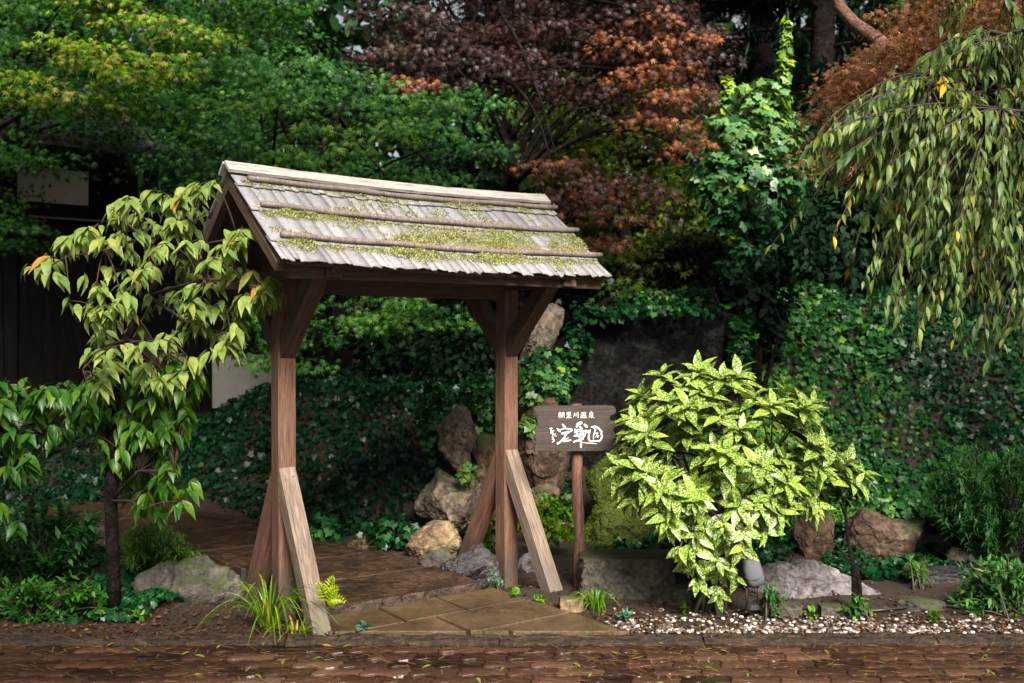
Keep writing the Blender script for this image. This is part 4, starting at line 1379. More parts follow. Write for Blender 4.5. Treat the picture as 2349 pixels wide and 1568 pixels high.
# evergreen bushes on top of the ivy bank
for lab, x, y, Y, rx, rz, n, tn in (
        ("dark evergreen bush on the bank below the climber", 1640, 640, 10.3, .6, .45, 1500, .3), ("dark evergreen bush on the bank under the weeping cherry", 1900, 560, 10.6, .8, .65, 2200, .35),
        ("dark evergreen bush on the bank nearest the right edge", 2220, 560, 10.4, .85, .8, 2300, .3), ("dark evergreen bush behind the reddish tree at the right", 2000, 350, 11.0, .8, .8, 2000, .3),
        ("dark evergreen bush beneath the red maple behind the gate roof", 1180, 560, 10.8, .8, .6, 1800, .3), ("dark evergreen bush behind the left eave of the gate", 760, 520, 10.0, .8, .7, 2000, .3),
        ("dark evergreen bush by the right end of the house", 900, 760, 10.4, .5, .5, 700, .2), ("dark evergreen bush wrapped round the foot of the climber trunk", 1725, 690, 8.95, .36, .34, 1000, .15), ("dark evergreen bush behind the right gate post on top of the ivy bank", 1090, 800, 9.8, .5, .36, 1100, .25)):
    b = W(x, y, Y); b.z = gz(b.x, b.y)
    t = empty("evergreen_bush", b, lab, "bush", "dark evergreen bushes on the bank")
    c = W(x, y, Y)
    bm = bmesh.new()
    for k in range(5):
        e = c + Vector((random.gauss(0, rx * .4), random.gauss(0, rx * .4), random.gauss(.1, rz * .3)))
        tube_into(bm, bez(b - Vector((0, 0, .1)), (b + e) / 2 + Vector((random.gauss(0, .1), 0, 0)), e, 6), [.035, .03, .025, .02, .015, .008], 6)
    from_bm("stems", bm, MAT['bark'], t, True)
    A = [ball_leaves(c, rx, rx * .8, rz, n, (.07, .11), tn, .2)]
    for k in range(9):
        e = Vector((random.gauss(0, rx * .5), random.gauss(0, rx * .4), random.gauss(0, rz * .55)))
        A.append(ball_leaves(c + e, rx * .45, rx * .4, rz * .4, n // 9, (.06, .1), tn + .1, .2))
    scatter("crown", T_SMALL, *cat_arr(A), LM['dark'], t)

# --- reddish tree at the upper right
poly = [(1840, 300), (1900, 210), (2010, 90), (2080, 20), (2240, -40), (2349, -40), (2349, 60), (2200, 150), (2100, 260), (2020, 360), (1940, 420), (1850, 390)]
pads = pads_in(poly, 90, 6.6, 8.0, (.16, .3), (.06, .14), 1050, .6, .2) + pads_in([(2080, 20), (2420, -60), (2420, 110), (2240, 90), (2120, 140), (1960, 240), (1900, 300), (1900, 220)], 40, 5.9, 6.6, (.12, .22), (.05, .1), 1150, .6, .2)
b = W(2540, 1180, 7.6)
orng = tree("reddish_tree", "reddish leaved tree with a pink leaning trunk at the upper right", "tree", b, [b, W(2520, 700, 7.6), W(2450, 420, 7.6), W(2300, 240, 7.6), W(2120, 140, 7.6)], .09, [p[0] for p in pads[:18]], pad_leaves(pads, (.03, .048)), T_MAPLE5, 'orange')
bm = bmesh.new()
tube_into(bm, [W(1905, -60, 8.6), W(1925, 15, 8.6), W(1960, 55, 8.6), W(2010, 90, 8.6), W(2090, 150, 8.5), W(2300, 330, 8.2)], [.05, .05, .055, .06, .065, .07], 9)
from_bm("leaning_trunk", bm, MAT['bark_red'], orng, True)

# --- unseen trees added to shade the bank and the road and block sky light
def shade_tree(label, base, top, boxes, n_pads):
    t = empty("unseen_shade_tree", base, label, "tree", "unseen trees placed to shade the garden")
    bm = bmesh.new()
    pts = bez(Vector(base) - Vector((0, 0, .3)), (Vector(base) + Vector(top)) / 2 + Vector((.2, .1, 0)), Vector(top), 10)
    tube_into(bm, pts, [.28 - .016 * i for i in range(10)], 12)
    from_bm("trunk", bm, MAT['bark'], t, True)
    pads = []
    bm = bmesh.new()
    for (x0, x1, y0, y1, z0, z1, k) in boxes:
        for i in range(k):
            c = Vector((random.uniform(x0, x1), random.uniform(y0, y1), random.uniform(z0, z1)))
            r = random.uniform(.45, .8)
            pads.append((c, r, r, .2, int(150 * r * r), random.random()))
            if i % 3 == 0:
                tube_into(bm, bez(pts[6 + i % 4], (pts[8] + c) / 2 + Vector((0, 0, .7)), c, 7), [.06, .05, .04, .03, .022, .015, .008], 5)
    from_bm("branches", bm, MAT['bark'], t, True)
    scatter("crown", T_SMALL, *pad_leaves(pads, (.22, .36)), LM['maple'], t)


shade_tree("unseen broadleaf tree added out on the right whose high limbs shade the ivy bank", (7.2, 3.0, 0), (6.4, 3.0, 7.2), [(-4.5, .4, 1.7, 3.2, 6.2, 7.4, 66), (.4, 7.5, 2.3, 3.1, 6.2, 7.4, 24)], 0)
shade_tree("unseen broadleaf tree placed left of the road to shade the lower left corner", (-6.8, -2.0, 0), (-6.0, -2.0, 6.6), [(-6.0, .25, -4.2, -1.5, 5.8, 6.8, 70)], 0)

shade_tree("unseen broad tree added on the far left to shade the dark house", (-9.5, 4.0, 0), (-8.5, 4.0, 7.5), [(-10, -5.6, -3, 8.5, 2.6, 8.8, 90)], 0)
shade_tree("unseen broad tree added on the far right to block sky light", (9.5, 3.0, 0), (8.8, 3.0, 7.5), [(5.6, 10, -5, 8.5, 2.4, 8.8, 100)], 0)
shade_tree("unseen tree added across the road to block sky light from the left half of the gate garden", (-5, -9.5, 0), (-4.5, -9.2, 7.0), [(-10, 0, -11, -8.5, 1.2, 8.6, 110)], 0)
shade_tree("unseen tree added across the road to block sky light from the right half of the gate garden", (5, -9.5, 0), (4.6, -9.2, 7.0), [(0, 10, -11, -8.5, 1.2, 8.6, 110)], 0)

# ------------------------------------------------------------------ young cherry on the left
b = W(262, 1398, 5.62)
ch = empty("cherry_tree", b, "young cherry tree with drooping yellow green leaves left of the gate", "tree", "cherry trees")
bm = bmesh.new()
tr = [b - Vector((0, 0, .1)), W(260, 1300, 5.62), W(254, 1150, 5.62), W(256, 1000, 5.62), W(262, 900, 5.62), W(290, 780, 5.62), W(340, 680, 5.6), W(390, 600, 5.6), W(430, 540, 5.6), W(450, 490, 5.6)]
tube_into(bm, tr, [.042, .038, .035, .033, .03, .025, .021, .017, .013, .007], 10)
from_bm("trunk", bm, MAT['bark'], ch, True)
bm = bmesh.new()
main_br = [[tr[8], W(330, 545, 5.45), W(240, 575, 5.4), W(150, 590, 5.3), W(100, 620, 5.3)], [tr[5], W(230, 800, 5.5), W(190, 850, 5.4)], [tr[6], W(470, 640, 5.4), W(560, 650, 5.3), W(640, 680, 5.25)],
           [tr[7], W(300, 520, 5.5), W(270, 490, 5.5)], [tr[7], W(470, 560, 5.5), W(545, 545, 5.4)], [tr[6], W(430, 740, 5.4), W(530, 770, 5.35)], [tr[5], W(360, 800, 5.4), W(430, 820, 5.3)],
           [tr[2], W(320, 1080, 5.5), W(400, 1080, 5.4)], [tr[2], W(300, 1150, 5.5), W(330, 1170, 5.4)]]
for p in main_br:
    tube_into(bm, p, [.012 - .009 * i / (len(p) - 1) for i in range(len(p))], 6)
poly = [(250, 490), (330, 455), (480, 440), (490, 490), (560, 550), (530, 590), (570, 640), (660, 690), (560, 730), (545, 830), (470, 800), (440, 890), (340, 870), (230, 910), (150, 790), (190, 720), (250, 650), (320, 600), (230, 580), (100, 630), (95, 600), (160, 555)]
tips = sample_poly(poly, 260)


def droop_cluster(c, n, ln, lst, tint, tvar=.2, facing=.35, spread=.9):
    for i in range(n):
        a = random.uniform(0, 2 * math.pi)
        h = np.array((math.cos(a), math.sin(a) * .9 - facing, 0))
        d = h * spread + UP * -random.uniform(.35, 1.15)
        lst[0].append(np.array(c) + rng.normal(size=3) * .012); lst[1].append(d)
        lst[2].append(UP * .8 + h * .5 + CAMW * .35 + rng.normal(size=3) * .18)
        lst[3].append(ln * random.uniform(.75, 1.15)); lst[4].append(min(1, max(0, random.gauss(tint, tvar))))


lst = [[], [], [], [], []]
anch = []
for vx, vy in tips:
    if all(abs(vx - ax) > 58 or abs(vy - ay) > 20 for ax, ay in anch):
        anch.append((vx, vy))
for vx, vy in anch:
    Y = random.uniform(5.1, 5.95)
    c0 = W(vx, vy - 24, Y)
    q = min((p for br in main_br for p in br), key=lambda s: (s - c0).length)
    out_ = Vector((c0.x - q.x, c0.y - q.y, 0))
    out_ = out_.normalized() if out_.length > .05 else Vector((random.choice((-1, 1)), -.4, 0))
    dr = (out_ + Vector((random.gauss(0, .35), random.gauss(-.25, .35), 0))).normalized()
    ln = random.uniform(.10, .22)
    c1 = c0 + dr * ln * .5 - Vector((0, 0, .03))
    ca = c0 - dr * ln * .5 + Vector((0, 0, .012))
    tube_into(bm, bez(q, (q + ca) / 2 + Vector((0, 0, .06)), ca, 6) + bez(ca, (ca + c1) / 2 + Vector((0, 0, .02)), c1, 4)[1:], [.0055, .005, .0045, .004, .0036, .0032, .0028, .0024, .002], 5)
    for f in (0, .35, .7, 1.0):
        droop_cluster(ca.lerp(c1, f), random.randint(3, 4) + (2 if f == 1.0 else 0), .103, lst, .56, .17, .45, 1.0)
for vx, vy, n in ((110, 600, 4), (150, 560, 5), (200, 540, 5), (240, 560, 4), (130, 640, 3), (190, 640, 2), (100, 615, 3), (560, 690, 5), (600, 665, 6), (640, 680, 6), (580, 640, 5), (530, 640, 5), (620, 650, 5), (545, 760, 5), (520, 800, 5), (480, 820, 5), (535, 590, 4), (545, 560, 4), (520, 540, 3), (330, 850, 6), (230, 890, 5), (440, 840, 6), (260, 480, 5), (420, 450, 5), (470, 445, 5), (300, 470, 5)):
    droop_cluster(W(vx, vy - 15, 5.3), n, .13, lst, .66, .2)
scatter("crown", T_CHERRY, *[np.array(x) for x in lst], LM['cherry'], ch)
lst = [[], [], [], [], []]
for vx, vy in sample_poly([(240, 860), (440, 840), (470, 900), (440, 960), (400, 1030), (280, 1060), (200, 1010), (190, 900)], 130) + sample_poly([(250, 1050), (420, 1040), (450, 1120), (420, 1180), (330, 1190), (260, 1160)], 34):
    c = W(vx, vy - 15, random.uniform(5.4, 6.0))
    droop_cluster(c, random.randint(3, 6), .115, lst, .55, .2)
    q = min((p for br in main_br for p in br), key=lambda s: (s - c).length + random.uniform(0, .1))
    tube_into(bm, bez(q, (q + c) / 2 + Vector((0, 0, .04)), c, 5), [.0028, .0025, .0022, .0019, .0016], 5)
from_bm("branches", bm, MAT['twig'], ch, True)
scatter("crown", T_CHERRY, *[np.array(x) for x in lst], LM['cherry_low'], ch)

# cherry branch reaching in from the left edge
b = W(-110, 1390, 5.5)
c2 = empty("cherry_tree", b, "darker green cherry foliage reaching in from the left edge low beside the young cherry", "tree", "cherry trees")
bm = bmesh.new()
tube_into(bm, [b - Vector((0, 0, .1)), W(-110, 1200, 5.5), W(-90, 1000, 5.5), W(-60, 880, 5.5)], [.03, .026, .02, .01], 8)
from_bm("trunk", bm, MAT['bark'], c2, True)
bm = bmesh.new()
brs = [[W(-95, 1150, 5.5), W(40, 1090, 5.4), W(130, 1035, 5.4), W(210, 1015, 5.4), W(235, 1022, 5.4)], [W(-60, 900, 5.5), W(60, 900, 5.5), W(150, 890, 5.5), W(200, 905, 5.5)], [W(-90, 1000, 5.5), W(20, 990, 5.5), W(100, 1000, 5.4)]]
for p in brs:
    tube_into(bm, p, [.011 - .007 * i / (len(p) - 1) for i in range(len(p))], 6)
lst = [[], [], [], [], []]
for vx, vy in sample_poly([(-80, 880), (120, 880), (220, 900), (230, 960), (150, 1010), (100, 1080), (-80, 1120)], 100) + sample_poly([(-60, 1160), (40, 1180), (50, 1220), (-60, 1260)], 8):
    c = W(vx, vy - 15, random.uniform(5.2, 5.9))
    droop_cluster(c, random.randint(4, 6), .12, lst, .42, .22)
    q = min((p for br in brs for p in br), key=lambda s: (s - c).length)
    tube_into(bm, bez(q, (q + c) / 2 + Vector((0, 0, .04)), c, 5), [.0028, .0025, .0022, .0019, .0016], 5)
from_bm("branches", bm, MAT['bark'], c2, True)
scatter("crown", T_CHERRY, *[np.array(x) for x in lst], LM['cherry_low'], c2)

# ------------------------------------------------------------------ weeping cherry at the right
b = W(2620, 1380, 5.6)
wc = empty("weeping_cherry_tree", b, "weeping cherry with long hanging sprays in the upper right corner", "tree", "cherry trees")
bm = bmesh.new()
tube_into(bm, [b - Vector((0, 0, .1)), W(2610, 1000, 5.6), W(2570, 600, 5.6), W(2500, 300, 5.5), W(2430, 120, 5.4)], [.11, .10, .085, .06, .04], 10)
from_bm("trunk", bm, MAT['bark'], wc, True)
bm = bmesh.new()
limbs = [[W(2430, 120, 5.4), W(2340, 88, 5.2), W(2270, 72, 5.1), W(2225, 95, 5.0), W(2150, 170, 5.0)], [W(2480, 260, 5.5), W(2360, 210, 5.1), W(2260, 215, 5.0), W(2130, 205, 4.9)], [W(2500, 300, 5.5), W(2380, 260, 4.9), W(2300, 250, 4.8)], [W(2430, 120, 5.4), W(2400, 60, 5.0), W(2350, 70, 4.8)]]
for p in limbs:
    tube_into(bm, p, [.015 - .011 * i / (len(p) - 1) for i in range(len(p))], 7)
lst = [[], [], [], [], []]
apexes = [p for l_ in limbs for p in l_[1:]] + [W(2460, y_, 5.3) for y_ in (-60, 60, 150, 260, 380, 480)] + [W(2330, -70, 5.2), W(2240, -60, 5.1)]
polyw = [(2420, 300), (2420, 780), (2300, 810), (2210, 820), (2090, 790), (1985, 700), (1965, 600), (1930, 500), (1960, 420), (1840, 340), (1920, 280), (2050, 180), (2180, 90), (2420, 60)]
ends = sample_poly(polyw, 275) + sample_poly([(1830, 330), (1960, 250), (2080, 180), (2000, 420), (1930, 480), (1880, 420)], 45) + sample_poly([(2060, 180), (2150, 60), (2240, 20), (2420, 10), (2420, 260), (2200, 240)], 45) + [(1850, 345), (1860, 400), (1905, 330), (1940, 620), (1905, 560), (1740, 600), (2085, 800), (2100, 780), (2250, 850), (2270, 830), (1960, 300), (2000, 560), (1990, 690), (2080, 640)]
for k, (vx, vy) in enumerate(ends):
    Yt = random.uniform(4.55, 5.6)
    tip = W(vx, vy, Yt)
    cand = sorted(apexes, key=lambda s: (s - tip).length + random.uniform(0, .5))
    ap = next((s for s in cand if s.z > tip.z - .02), cand[0])
    mixf = random.uniform(.3, .8)
    ctrl = Vector((tip.x * mixf + ap.x * (1 - mixf), tip.y * .6 + ap.y * .4, tip.z + (ap.z - tip.z) * random.uniform(.45, .95) + .10 * abs(ap.x - tip.x)))
    pts = bez(ap, ctrl, tip, 14)
    tube_into(bm, pts, [.0045 - .0028 * i / 13 for i in range(14)], 5)
    ln = sum((pts[i + 1] - pts[i]).length for i in range(13))
    nl = int(ln / .024)
    bt = min(.78, max(.1, random.gauss(.45, .17))) if random.random() > .03 else .9
    bs_ = random.uniform(.75, 1.15)
    sparse = .4 if (vx < 1850) else 1.0
    for j in range(nl):
        u = (j + random.random()) / nl
        if u < .10 or random.random() > (.5 + .5 * u) * sparse: continue
        f = u * 13; i0 = min(12, int(f))
        q = pts[i0].lerp(pts[i0 + 1], f - i0)
        tg = (pts[i0 + 1] - pts[i0]).normalized()
        a = random.uniform(0, 2 * math.pi)
        side = np.array((math.cos(a), math.sin(a), 0)) * .6
        d = side + np.array(tg) * .4 - UP * random.uniform(.4, 1.2)
        lst[0].append(tuple(q)); lst[1].append(d); lst[2].append(UP * .5 + side + CAMW * .35 + rng.normal(size=3) * .3)
        lst[3].append(random.uniform(.05, .10) * bs_); lst[4].append(min(1, max(0, random.gauss(bt, .12) if random.random() > .007 else 1)))
from_bm("branches", bm, MAT['twig'], wc, True)
scatter("crown", T_WEEP, *[np.array(x) for x in lst], LM['weep'], wc)

# ------------------------------------------------------------------ spotted (variegated) shrub
b = W(1640, 1398, 5.55)
au = empty("spotted_laurel", b, "large variegated shrub with yellow spotted leaves right of the sign", "shrub")
poly = [(1510, 850), (1590, 845), (1690, 850), (1740, 890), (1850, 905), (1870, 950), (1820, 1000), (1950, 1040), (1990, 1085), (1910, 1130), (1860, 1170), (1780, 1190), (1740, 1180), (1700, 1240), (1640, 1260), (1580, 1240), (1530, 1160), (1430, 1110), (1420, 1060), (1450, 1010), (1450, 940), (1480, 880)]
ctr = W(1660, 1120, 5.6)
bm = bmesh.new()
lst = [[], [], [], [], []]
spots = sample_poly(poly, 125) + [(1985, 1085), (1950, 1060), (1900, 1050), (1965, 1105), (1870, 1030), (1935, 1130), (1880, 1100), (1840, 940), (1865, 920), (1800, 900), (1560, 1255), (1600, 1330), (1640, 1350), (1580, 1300), (1650, 1290), (1705, 1250)] + sample_poly([(1400, 1010), (1440, 1130), (1560, 1220), (1560, 1080), (1470, 1000)], 16) + sample_poly([(1560, 1200), (1720, 1200), (1700, 1330), (1590, 1330)], 4) + [(1520, 850), (1600, 845), (1690, 850), (1470, 900), (1440, 960), (1440, 1010), (1420, 1065), (1440, 1100), (1850, 930), (1820, 1060), (1930, 1080), (1950, 1075), (1870, 1160), (1580, 1190), (1620, 1230), (1700, 1190), (1600, 1290), (1740, 1190), (1790, 1175), (1760, 1220), (1850, 980), (1460, 935), (1650, 1370)]
forks = []
for k in range(15):
    fk = W(random.uniform(1500, 1830), random.uniform(980, 1190), random.uniform(5.5, 5.9))
    b_ = b + Vector((random.gauss(0, .05), random.gauss(.04, .04), -.03))
    pts = bez(b_, b_.lerp(fk, .5) + Vector(((b.x - fk.x) * .25, .04, .05)), fk, 8)
    tube_into(bm, pts, [.012, .0115, .011, .010, .009, .008, .007, .006], 6)
    forks += pts[4:]
spots += sample_poly([(1545, 1200), (1720, 1190), (1720, 1290), (1680, 1360), (1590, 1350), (1550, 1270)], 10) + sample_poly([(1395, 1060), (1540, 1080), (1600, 1210), (1520, 1210), (1420, 1140)], 14)
for vx, vy in spots:
    # front of the shrub is fuller where it is mid height
    ey = math.sqrt(max(0, 1 - ((vx - 1670) / 340) ** 2 - ((vy - 1060) / 300) ** 2))
    if vy > 1195: ey = max(ey, .55)
    Y = 5.6 - ey * (random.uniform(-.4, .5) if vy < 1195 else random.uniform(.25, .6))
    c = W(vx, vy, Y)
    ax = np.array((c - ctr)); ax = ax / (np.linalg.norm(ax) + 1e-6)
    ax = ax * .7 + UP * .5 + CAMW * .32
    ax /= np.linalg.norm(ax)
    s_end = Vector(c)
    fk = min(forks, key=lambda s: (s - s_end).length + random.uniform(0, .1))
    tube_into(bm, bez(fk, (fk + s_end) / 2 + Vector((0, .03, .04)), s_end, 6), [.006, .0055, .005, .0045, .004, .003], 5)
    t1 = np.cross(ax, UP + .01); t1 /= np.linalg.norm(t1); t2 = np.cross(ax, t1)
    nl = random.randint(7, 11) if vy < 1195 else random.randint(3, 5)
    ph = random.random() * 6
    low = smooth(1050, 1250, vy)
    for k in range(nl):
        a = ph + k * 2.4
        rad = t1 * math.cos(a) + t2 * math.sin(a)
        f = k / nl
        d = rad * (1.0 - .35 * f) + ax * (.1 + .75 * f) - UP * (.02 + .7 * low + random.uniform(-.05, .22))
        lst[0].append(np.array(c) + ax * (.05 * f - .05)); lst[1].append(d)
        lst[2].append(ax * 1.0 + UP * .35 + rng.normal(size=3) * .15)
        lst[3].append(random.uniform(.10, .175) * (1 - .25 * f) * (.8 if vy > 1195 else 1)); lst[4].append(min(1, max(0, random.gauss(.34, .34))))
from_bm("stems", bm, MAT['stem'], au, True)
scatter("crown", T_AUCUBA, *[np.array(x) for x in lst], LM['aucuba'], au)

# ------------------------------------------------------------------ ivy on the bank, the wall and the rocks
def surf_normal(x, y):
    e = .04
    dx = (gz(x + e, y) - gz(x - e, y)) / (2 * e); dy = (gz(x, y + e) - gz(x, y - e)) / (2 * e)
    v = np.array((-dx, -dy, 1.0)); return v / np.linalg.norm(v)


def ivy_on_ground(name, label, xr, yr, n, cond, size=(.045, .075), tint=.4, tfun=None, mat='ivy', lift=.05):
    P, D, Nn, S, T = [], [], [], [], []
    tries = 0
    while len(P) < n and tries < n * 8:
        tries += 1
        x, y = random.uniform(*xr), random.uniform(*yr)
        if not cond(x, y): continue
        nn = surf_normal(x, y)
        p = np.array((x, y, gz(x, y))) + nn * (random.random() ** 1.5 * lift + .16 * abs(mnoise.noise(Vector((x * 2.2, y * 2.2, 5)))))
        P.append(p); D.append(rng.normal(size=3) * .5 - UP * .6 + nn * .2)
        Nn.append(nn * .7 + UP * .35 + CAMW * .2 + rng.normal(size=3) * .35)
        S.append(random.uniform(*size) * (1 + .5 * mnoise.noise(Vector((x * 1.9, y * 1.9, 8))))); tt = tint + random.gauss(0, .18) + .25 * mnoise.noise(Vector((x * 1.5, y * 1.5, 2)))
        if tfun: tt += tfun(x, y)
        T.append(min(1, max(0, tt)))
    o = scatter(name, T_IVY, P, D, Nn, S, T, LM[mat])
    return tag(o, label, "ivy", kind="stuff")


def not_path(x, y):
    t, k = gate_tk(x, y)
    if k > -4.2:
        mid = .6 if k > -1 else .6 + (k + 1) * .22
        if abs(t - mid) < .60: return False
    return True


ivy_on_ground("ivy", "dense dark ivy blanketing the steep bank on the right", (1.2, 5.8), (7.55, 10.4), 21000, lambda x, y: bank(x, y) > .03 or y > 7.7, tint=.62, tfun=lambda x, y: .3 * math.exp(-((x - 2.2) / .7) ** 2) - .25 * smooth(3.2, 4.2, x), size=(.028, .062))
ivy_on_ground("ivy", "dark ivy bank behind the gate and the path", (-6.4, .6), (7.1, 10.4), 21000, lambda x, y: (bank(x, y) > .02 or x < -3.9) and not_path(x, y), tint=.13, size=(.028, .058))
ivy_on_ground("ivy", "ivy trailing over the top of the dark stone wall", (.3, 2.2), (8.9, 10.2), 2200, lambda x, y: True, tint=.35)
ivy_on_ground("ground_cover", "low dark ground cover between the rocks on the right", (.75, 4.6), (6.15, 8.0), 7000, lambda x, y: mnoise.noise(Vector((x * 2, y * 2, 9))) > -.18 and y > 6.1 + .2 * x * .4, tint=.3, size=(.025, .05), lift=.03)
ivy_on_ground("ground_cover", "low dark ground cover round the foot of the young cherry", (-4.2, -1.75), (5.35, 7.6), 3800, lambda x, y: mnoise.noise(Vector((x * 2, y * 2, 4))) > .0 and not_path(x, y), tint=.32, size=(.022, .045), lift=.02)
# ivy clumps round the rocks (each a countable clump)
for lab, x, y, Y, rx, rz, n, tn, mt in (
        ("bright ivy clump hanging over the rock top behind the sign", 1250, 880, 7.6, .22, .16, 420, .6, 'ivy_pale'), ("ivy clump on the rock face left of the sign board", 1215, 975, 7.45, .07, .08, 70, .8, 'ivy_pale'),
        ("ivy clump hanging beside the diamond shaped rock", 1000, 960, 7.8, .14, .35, 300, .5, 'ivy'), ("dark ivy clump between diamond rock and right gate post", 1110, 930, 7.95, .25, .25, 420, .5, 'ivy'),
        ("bright green ground cover between sign post and right strut", 1265, 1190, 6.9, .22, .18, 520, .8, 'weed'), ("ivy clump under the tall leaning rock", 1260, 850, 8.1, .3, .22, 420, .55, 'ivy'),
        ("yellow green ground cover under the right gate brace feet", 1130, 1215, 6.95, .16, .12, 260, .65, 'weed'), ("small fern on the broad brown rock", 1075, 1085, 7.25, .06, .06, 50, .85, 'ivy_pale'),
        ("ivy clump along the path edge behind the left post", 720, 1215, 7.4, .25, .12, 260, .5, 'ivy'), ("ivy clump at the foot of the broad brown rock", 900, 1225, 7.25, .25, .1, 240, .4, 'ivy'),
        ("leafy clump behind the squared stone", 1560, 1240, 6.6, .2, .2, 240, .3, 'ivy'), ("ivy clump along the top of the brown boulder", 2060, 1165, 7.0, .22, .05, 160, .6, 'ivy_pale'),
        ("ivy draped over the left end of the stone wall", 1330, 760, 8.6, .12, .25, 260, .4, 'ivy'), ("ivy draped over the right end of the stone wall", 1700, 800, 8.6, .12, .35, 420, .55, 'ivy'), ("ivy fringe hanging over the middle of the stone wall top", 1520, 712, 8.6, .55, .06, 420, .45, 'ivy'), ("ivy fringe on the stone wall top near its left end", 1390, 720, 8.6, .3, .09, 320, .5, 'ivy')):
    o = scatter("ivy_clump", T_IVY if mt != 'weed' else T_SMALL, *ball_leaves(W(x, y, Y), rx, rx * .6, rz, n, (.035, .06), tn, .18, .5, .35), LM[mt])
    tag(o, lab, "plant", "ivy clumps on the rocks")

# ------------------------------------------------------------------ feathery shrubs, low plants
def feathery(name, label, poly, n, Y0, Y1, base, ln, lmat, tint, wid=.05, group=None, nl=26, cat="shrub", droop=.1):
    t = empty(name, base, label, cat, group)
    bm = bmesh.new()
    P, D, Nn, S, T = [], [], [], [], []
    for vx, vy in sample_poly(poly, n):
        c = W(vx, vy, random.uniform(Y0, Y1))
        pts = bez(Vector(base) + Vector((random.gauss(0, .06), random.gauss(0, .06), -.03)), (Vector(base) + c) / 2 + Vector((0, 0, .08)), c, 6)
        tube_into(bm, pts, [.008, .007, .006, .005, .004, .002], 4)
        ax = (pts[-1] - pts[-2]).normalized()
        ax = np.array(ax) + UP * .35
        for k in range(nl):
            u = random.random()
            q = np.array(c) - ax * (u * .14)
            ru = rng.normal(size=3)
            P.append(q); D.append(ru * .7 + ax * .55 - UP * droop); Nn.append(UP + ru * .3 + CAMW * .3)
            S.append(random.uniform(.6, 1) * ln); T.append(min(1, max(0, random.gauss(tint, .2) + .15 * (.5 - u))))
    from_bm("stems", bm, MAT['stem'], t, True)
    scatter("foliage", tm_oval(wid, .15, .01, rows=(0, .4, 1), prof=(.5, 1, .1)), P, D, Nn, S, T, LM[lmat], t)
    return t


feathery("feathery_shrub", "feathery dark green shrub at the right edge in front of the ivy bank", [(2130, 1100), (2180, 1030), (2300, 1010), (2420, 1040), (2420, 1320), (2280, 1300), (2180, 1230), (2130, 1170)], 330, 6.3, 7.3, W(2290, 1370, 6.8), .075, 'maple_mid', .28, .085, nl=44)
feathery("leafy_plant", "bushy green plant at the bottom right corner by the pebbles", [(2180, 1380), (2200, 1300), (2290, 1270), (2420, 1290), (2420, 1420), (2230, 1425)], 90, 5.4, 5.9, W(2310, 1425, 5.6), .06, 'maple_mid', .5, .2, nl=26)
feathery("low_juniper", "low spreading juniper between cherry trunk and path", [(270, 1290), (280, 1215), (360, 1195), (440, 1240), (490, 1295), (400, 1320)], 240, 6.2, 7.2, W(350, 1340, 6.6), .055, 'maple_mid', .78, .07, nl=44)
feathery("low_shrub", "shaded dark green shrub at the lower left edge behind the cherry trunk", [(-60, 1180), (120, 1150), (220, 1180), (230, 1280), (210, 1350), (60, 1340), (-60, 1340)], 170, 6.0, 6.9, W(90, 1400, 6.3), .085, 'maple_mid', .3, .18, nl=28)
feathery("low_shrub", "leafy green undergrowth in the lower left corner along the kerb", [(-60, 1330), (120, 1330), (240, 1340), (240, 1410), (100, 1425), (-60, 1440)], 110, 5.3, 5.7, W(80, 1445, 5.5), .06, 'weed', .12, .25, nl=20)
feathery("leafy_plant", "small green weedy plant beside the floodlight", [(1740, 1345), (1780, 1320), (1800, 1370), (1780, 1400), (1745, 1395)], 14, 5.4, 5.55, W(1765, 1412, 5.45), .045, 'maple_mid', .4, .2, nl=14, cat="plant")
feathery("leafy_plant", "small green plant at the foot of the bare sapling", [(1930, 1400), (1960, 1370), (2000, 1380), (2005, 1410), (1950, 1415)], 16, 5.4, 5.6, W(1965, 1425, 5.45), .05, 'maple_mid', .5, .2, nl=14, cat="plant")
feathery("leafy_plant", "little fern like seedling before the dark block on the right", [(2070, 1260), (2110, 1250), (2140, 1290), (2100, 1320), (2070, 1300)], 12, 6.1, 6.2, W(2100, 1345, 6.15), .06, 'weed', .3, .12, nl=14, cat="plant")
feathery("leafy_plant", "blue green sprig at the foot of the right gate post", [(1130, 1318), (1144, 1318), (1146, 1345), (1130, 1345)], 8, 6.02, 6.1, W(1137, 1372, 6.06), .03, 'blue', .5, .16, nl=18, cat="plant")
feathery("leafy_plant", "leafy twigs behind the sign post above the squared stone", [(1340, 1255), (1420, 1240), (1440, 1262), (1350, 1275)], 10, 6.4, 6.6, W(1380, 1300, 6.5), .05, 'weed', .8, .25, nl=10, cat="plant")

# bare sapling on the right
b = W(1962, 1412, 5.6)
sp = empty("sapling", b, "thin bare sapling in front of the brown boulder", "tree")
bm = bmesh.new()
tube_into(bm, [b - Vector((0, 0, .05)), W(1960, 1350, 5.6), W(1958, 1300, 5.6), W(1945, 1240, 5.6), W(1940, 1170, 5.6), W(1955, 1100, 5.62)], [.02, .017, .013, .010, .007, .004], 8)
tube_into(bm, [b - Vector((-.03, 0, .05)), W(1972, 1350, 5.6), W(1966, 1300, 5.6)], [.017, .014, .010], 7)
from_bm("trunk", bm, MAT['bark'], sp, True)
bm = bmesh.new()
for p in ([(1958, 1300), (1935, 1270), (1915, 1245), (1905, 1215)], [(1958, 1300), (1975, 1285)], [(1943, 1230), (1960, 1190), (1985, 1160)], [(1942, 1190), (1925, 1150), (1920, 1120)]):
    tube_into(bm, [W(x, y, 5.6) for x, y in p], [.008 - .0055 * i / (len(p) - 1) for i in range(len(p))], 6)
from_bm("branches", bm, MAT['bark'], sp, True)
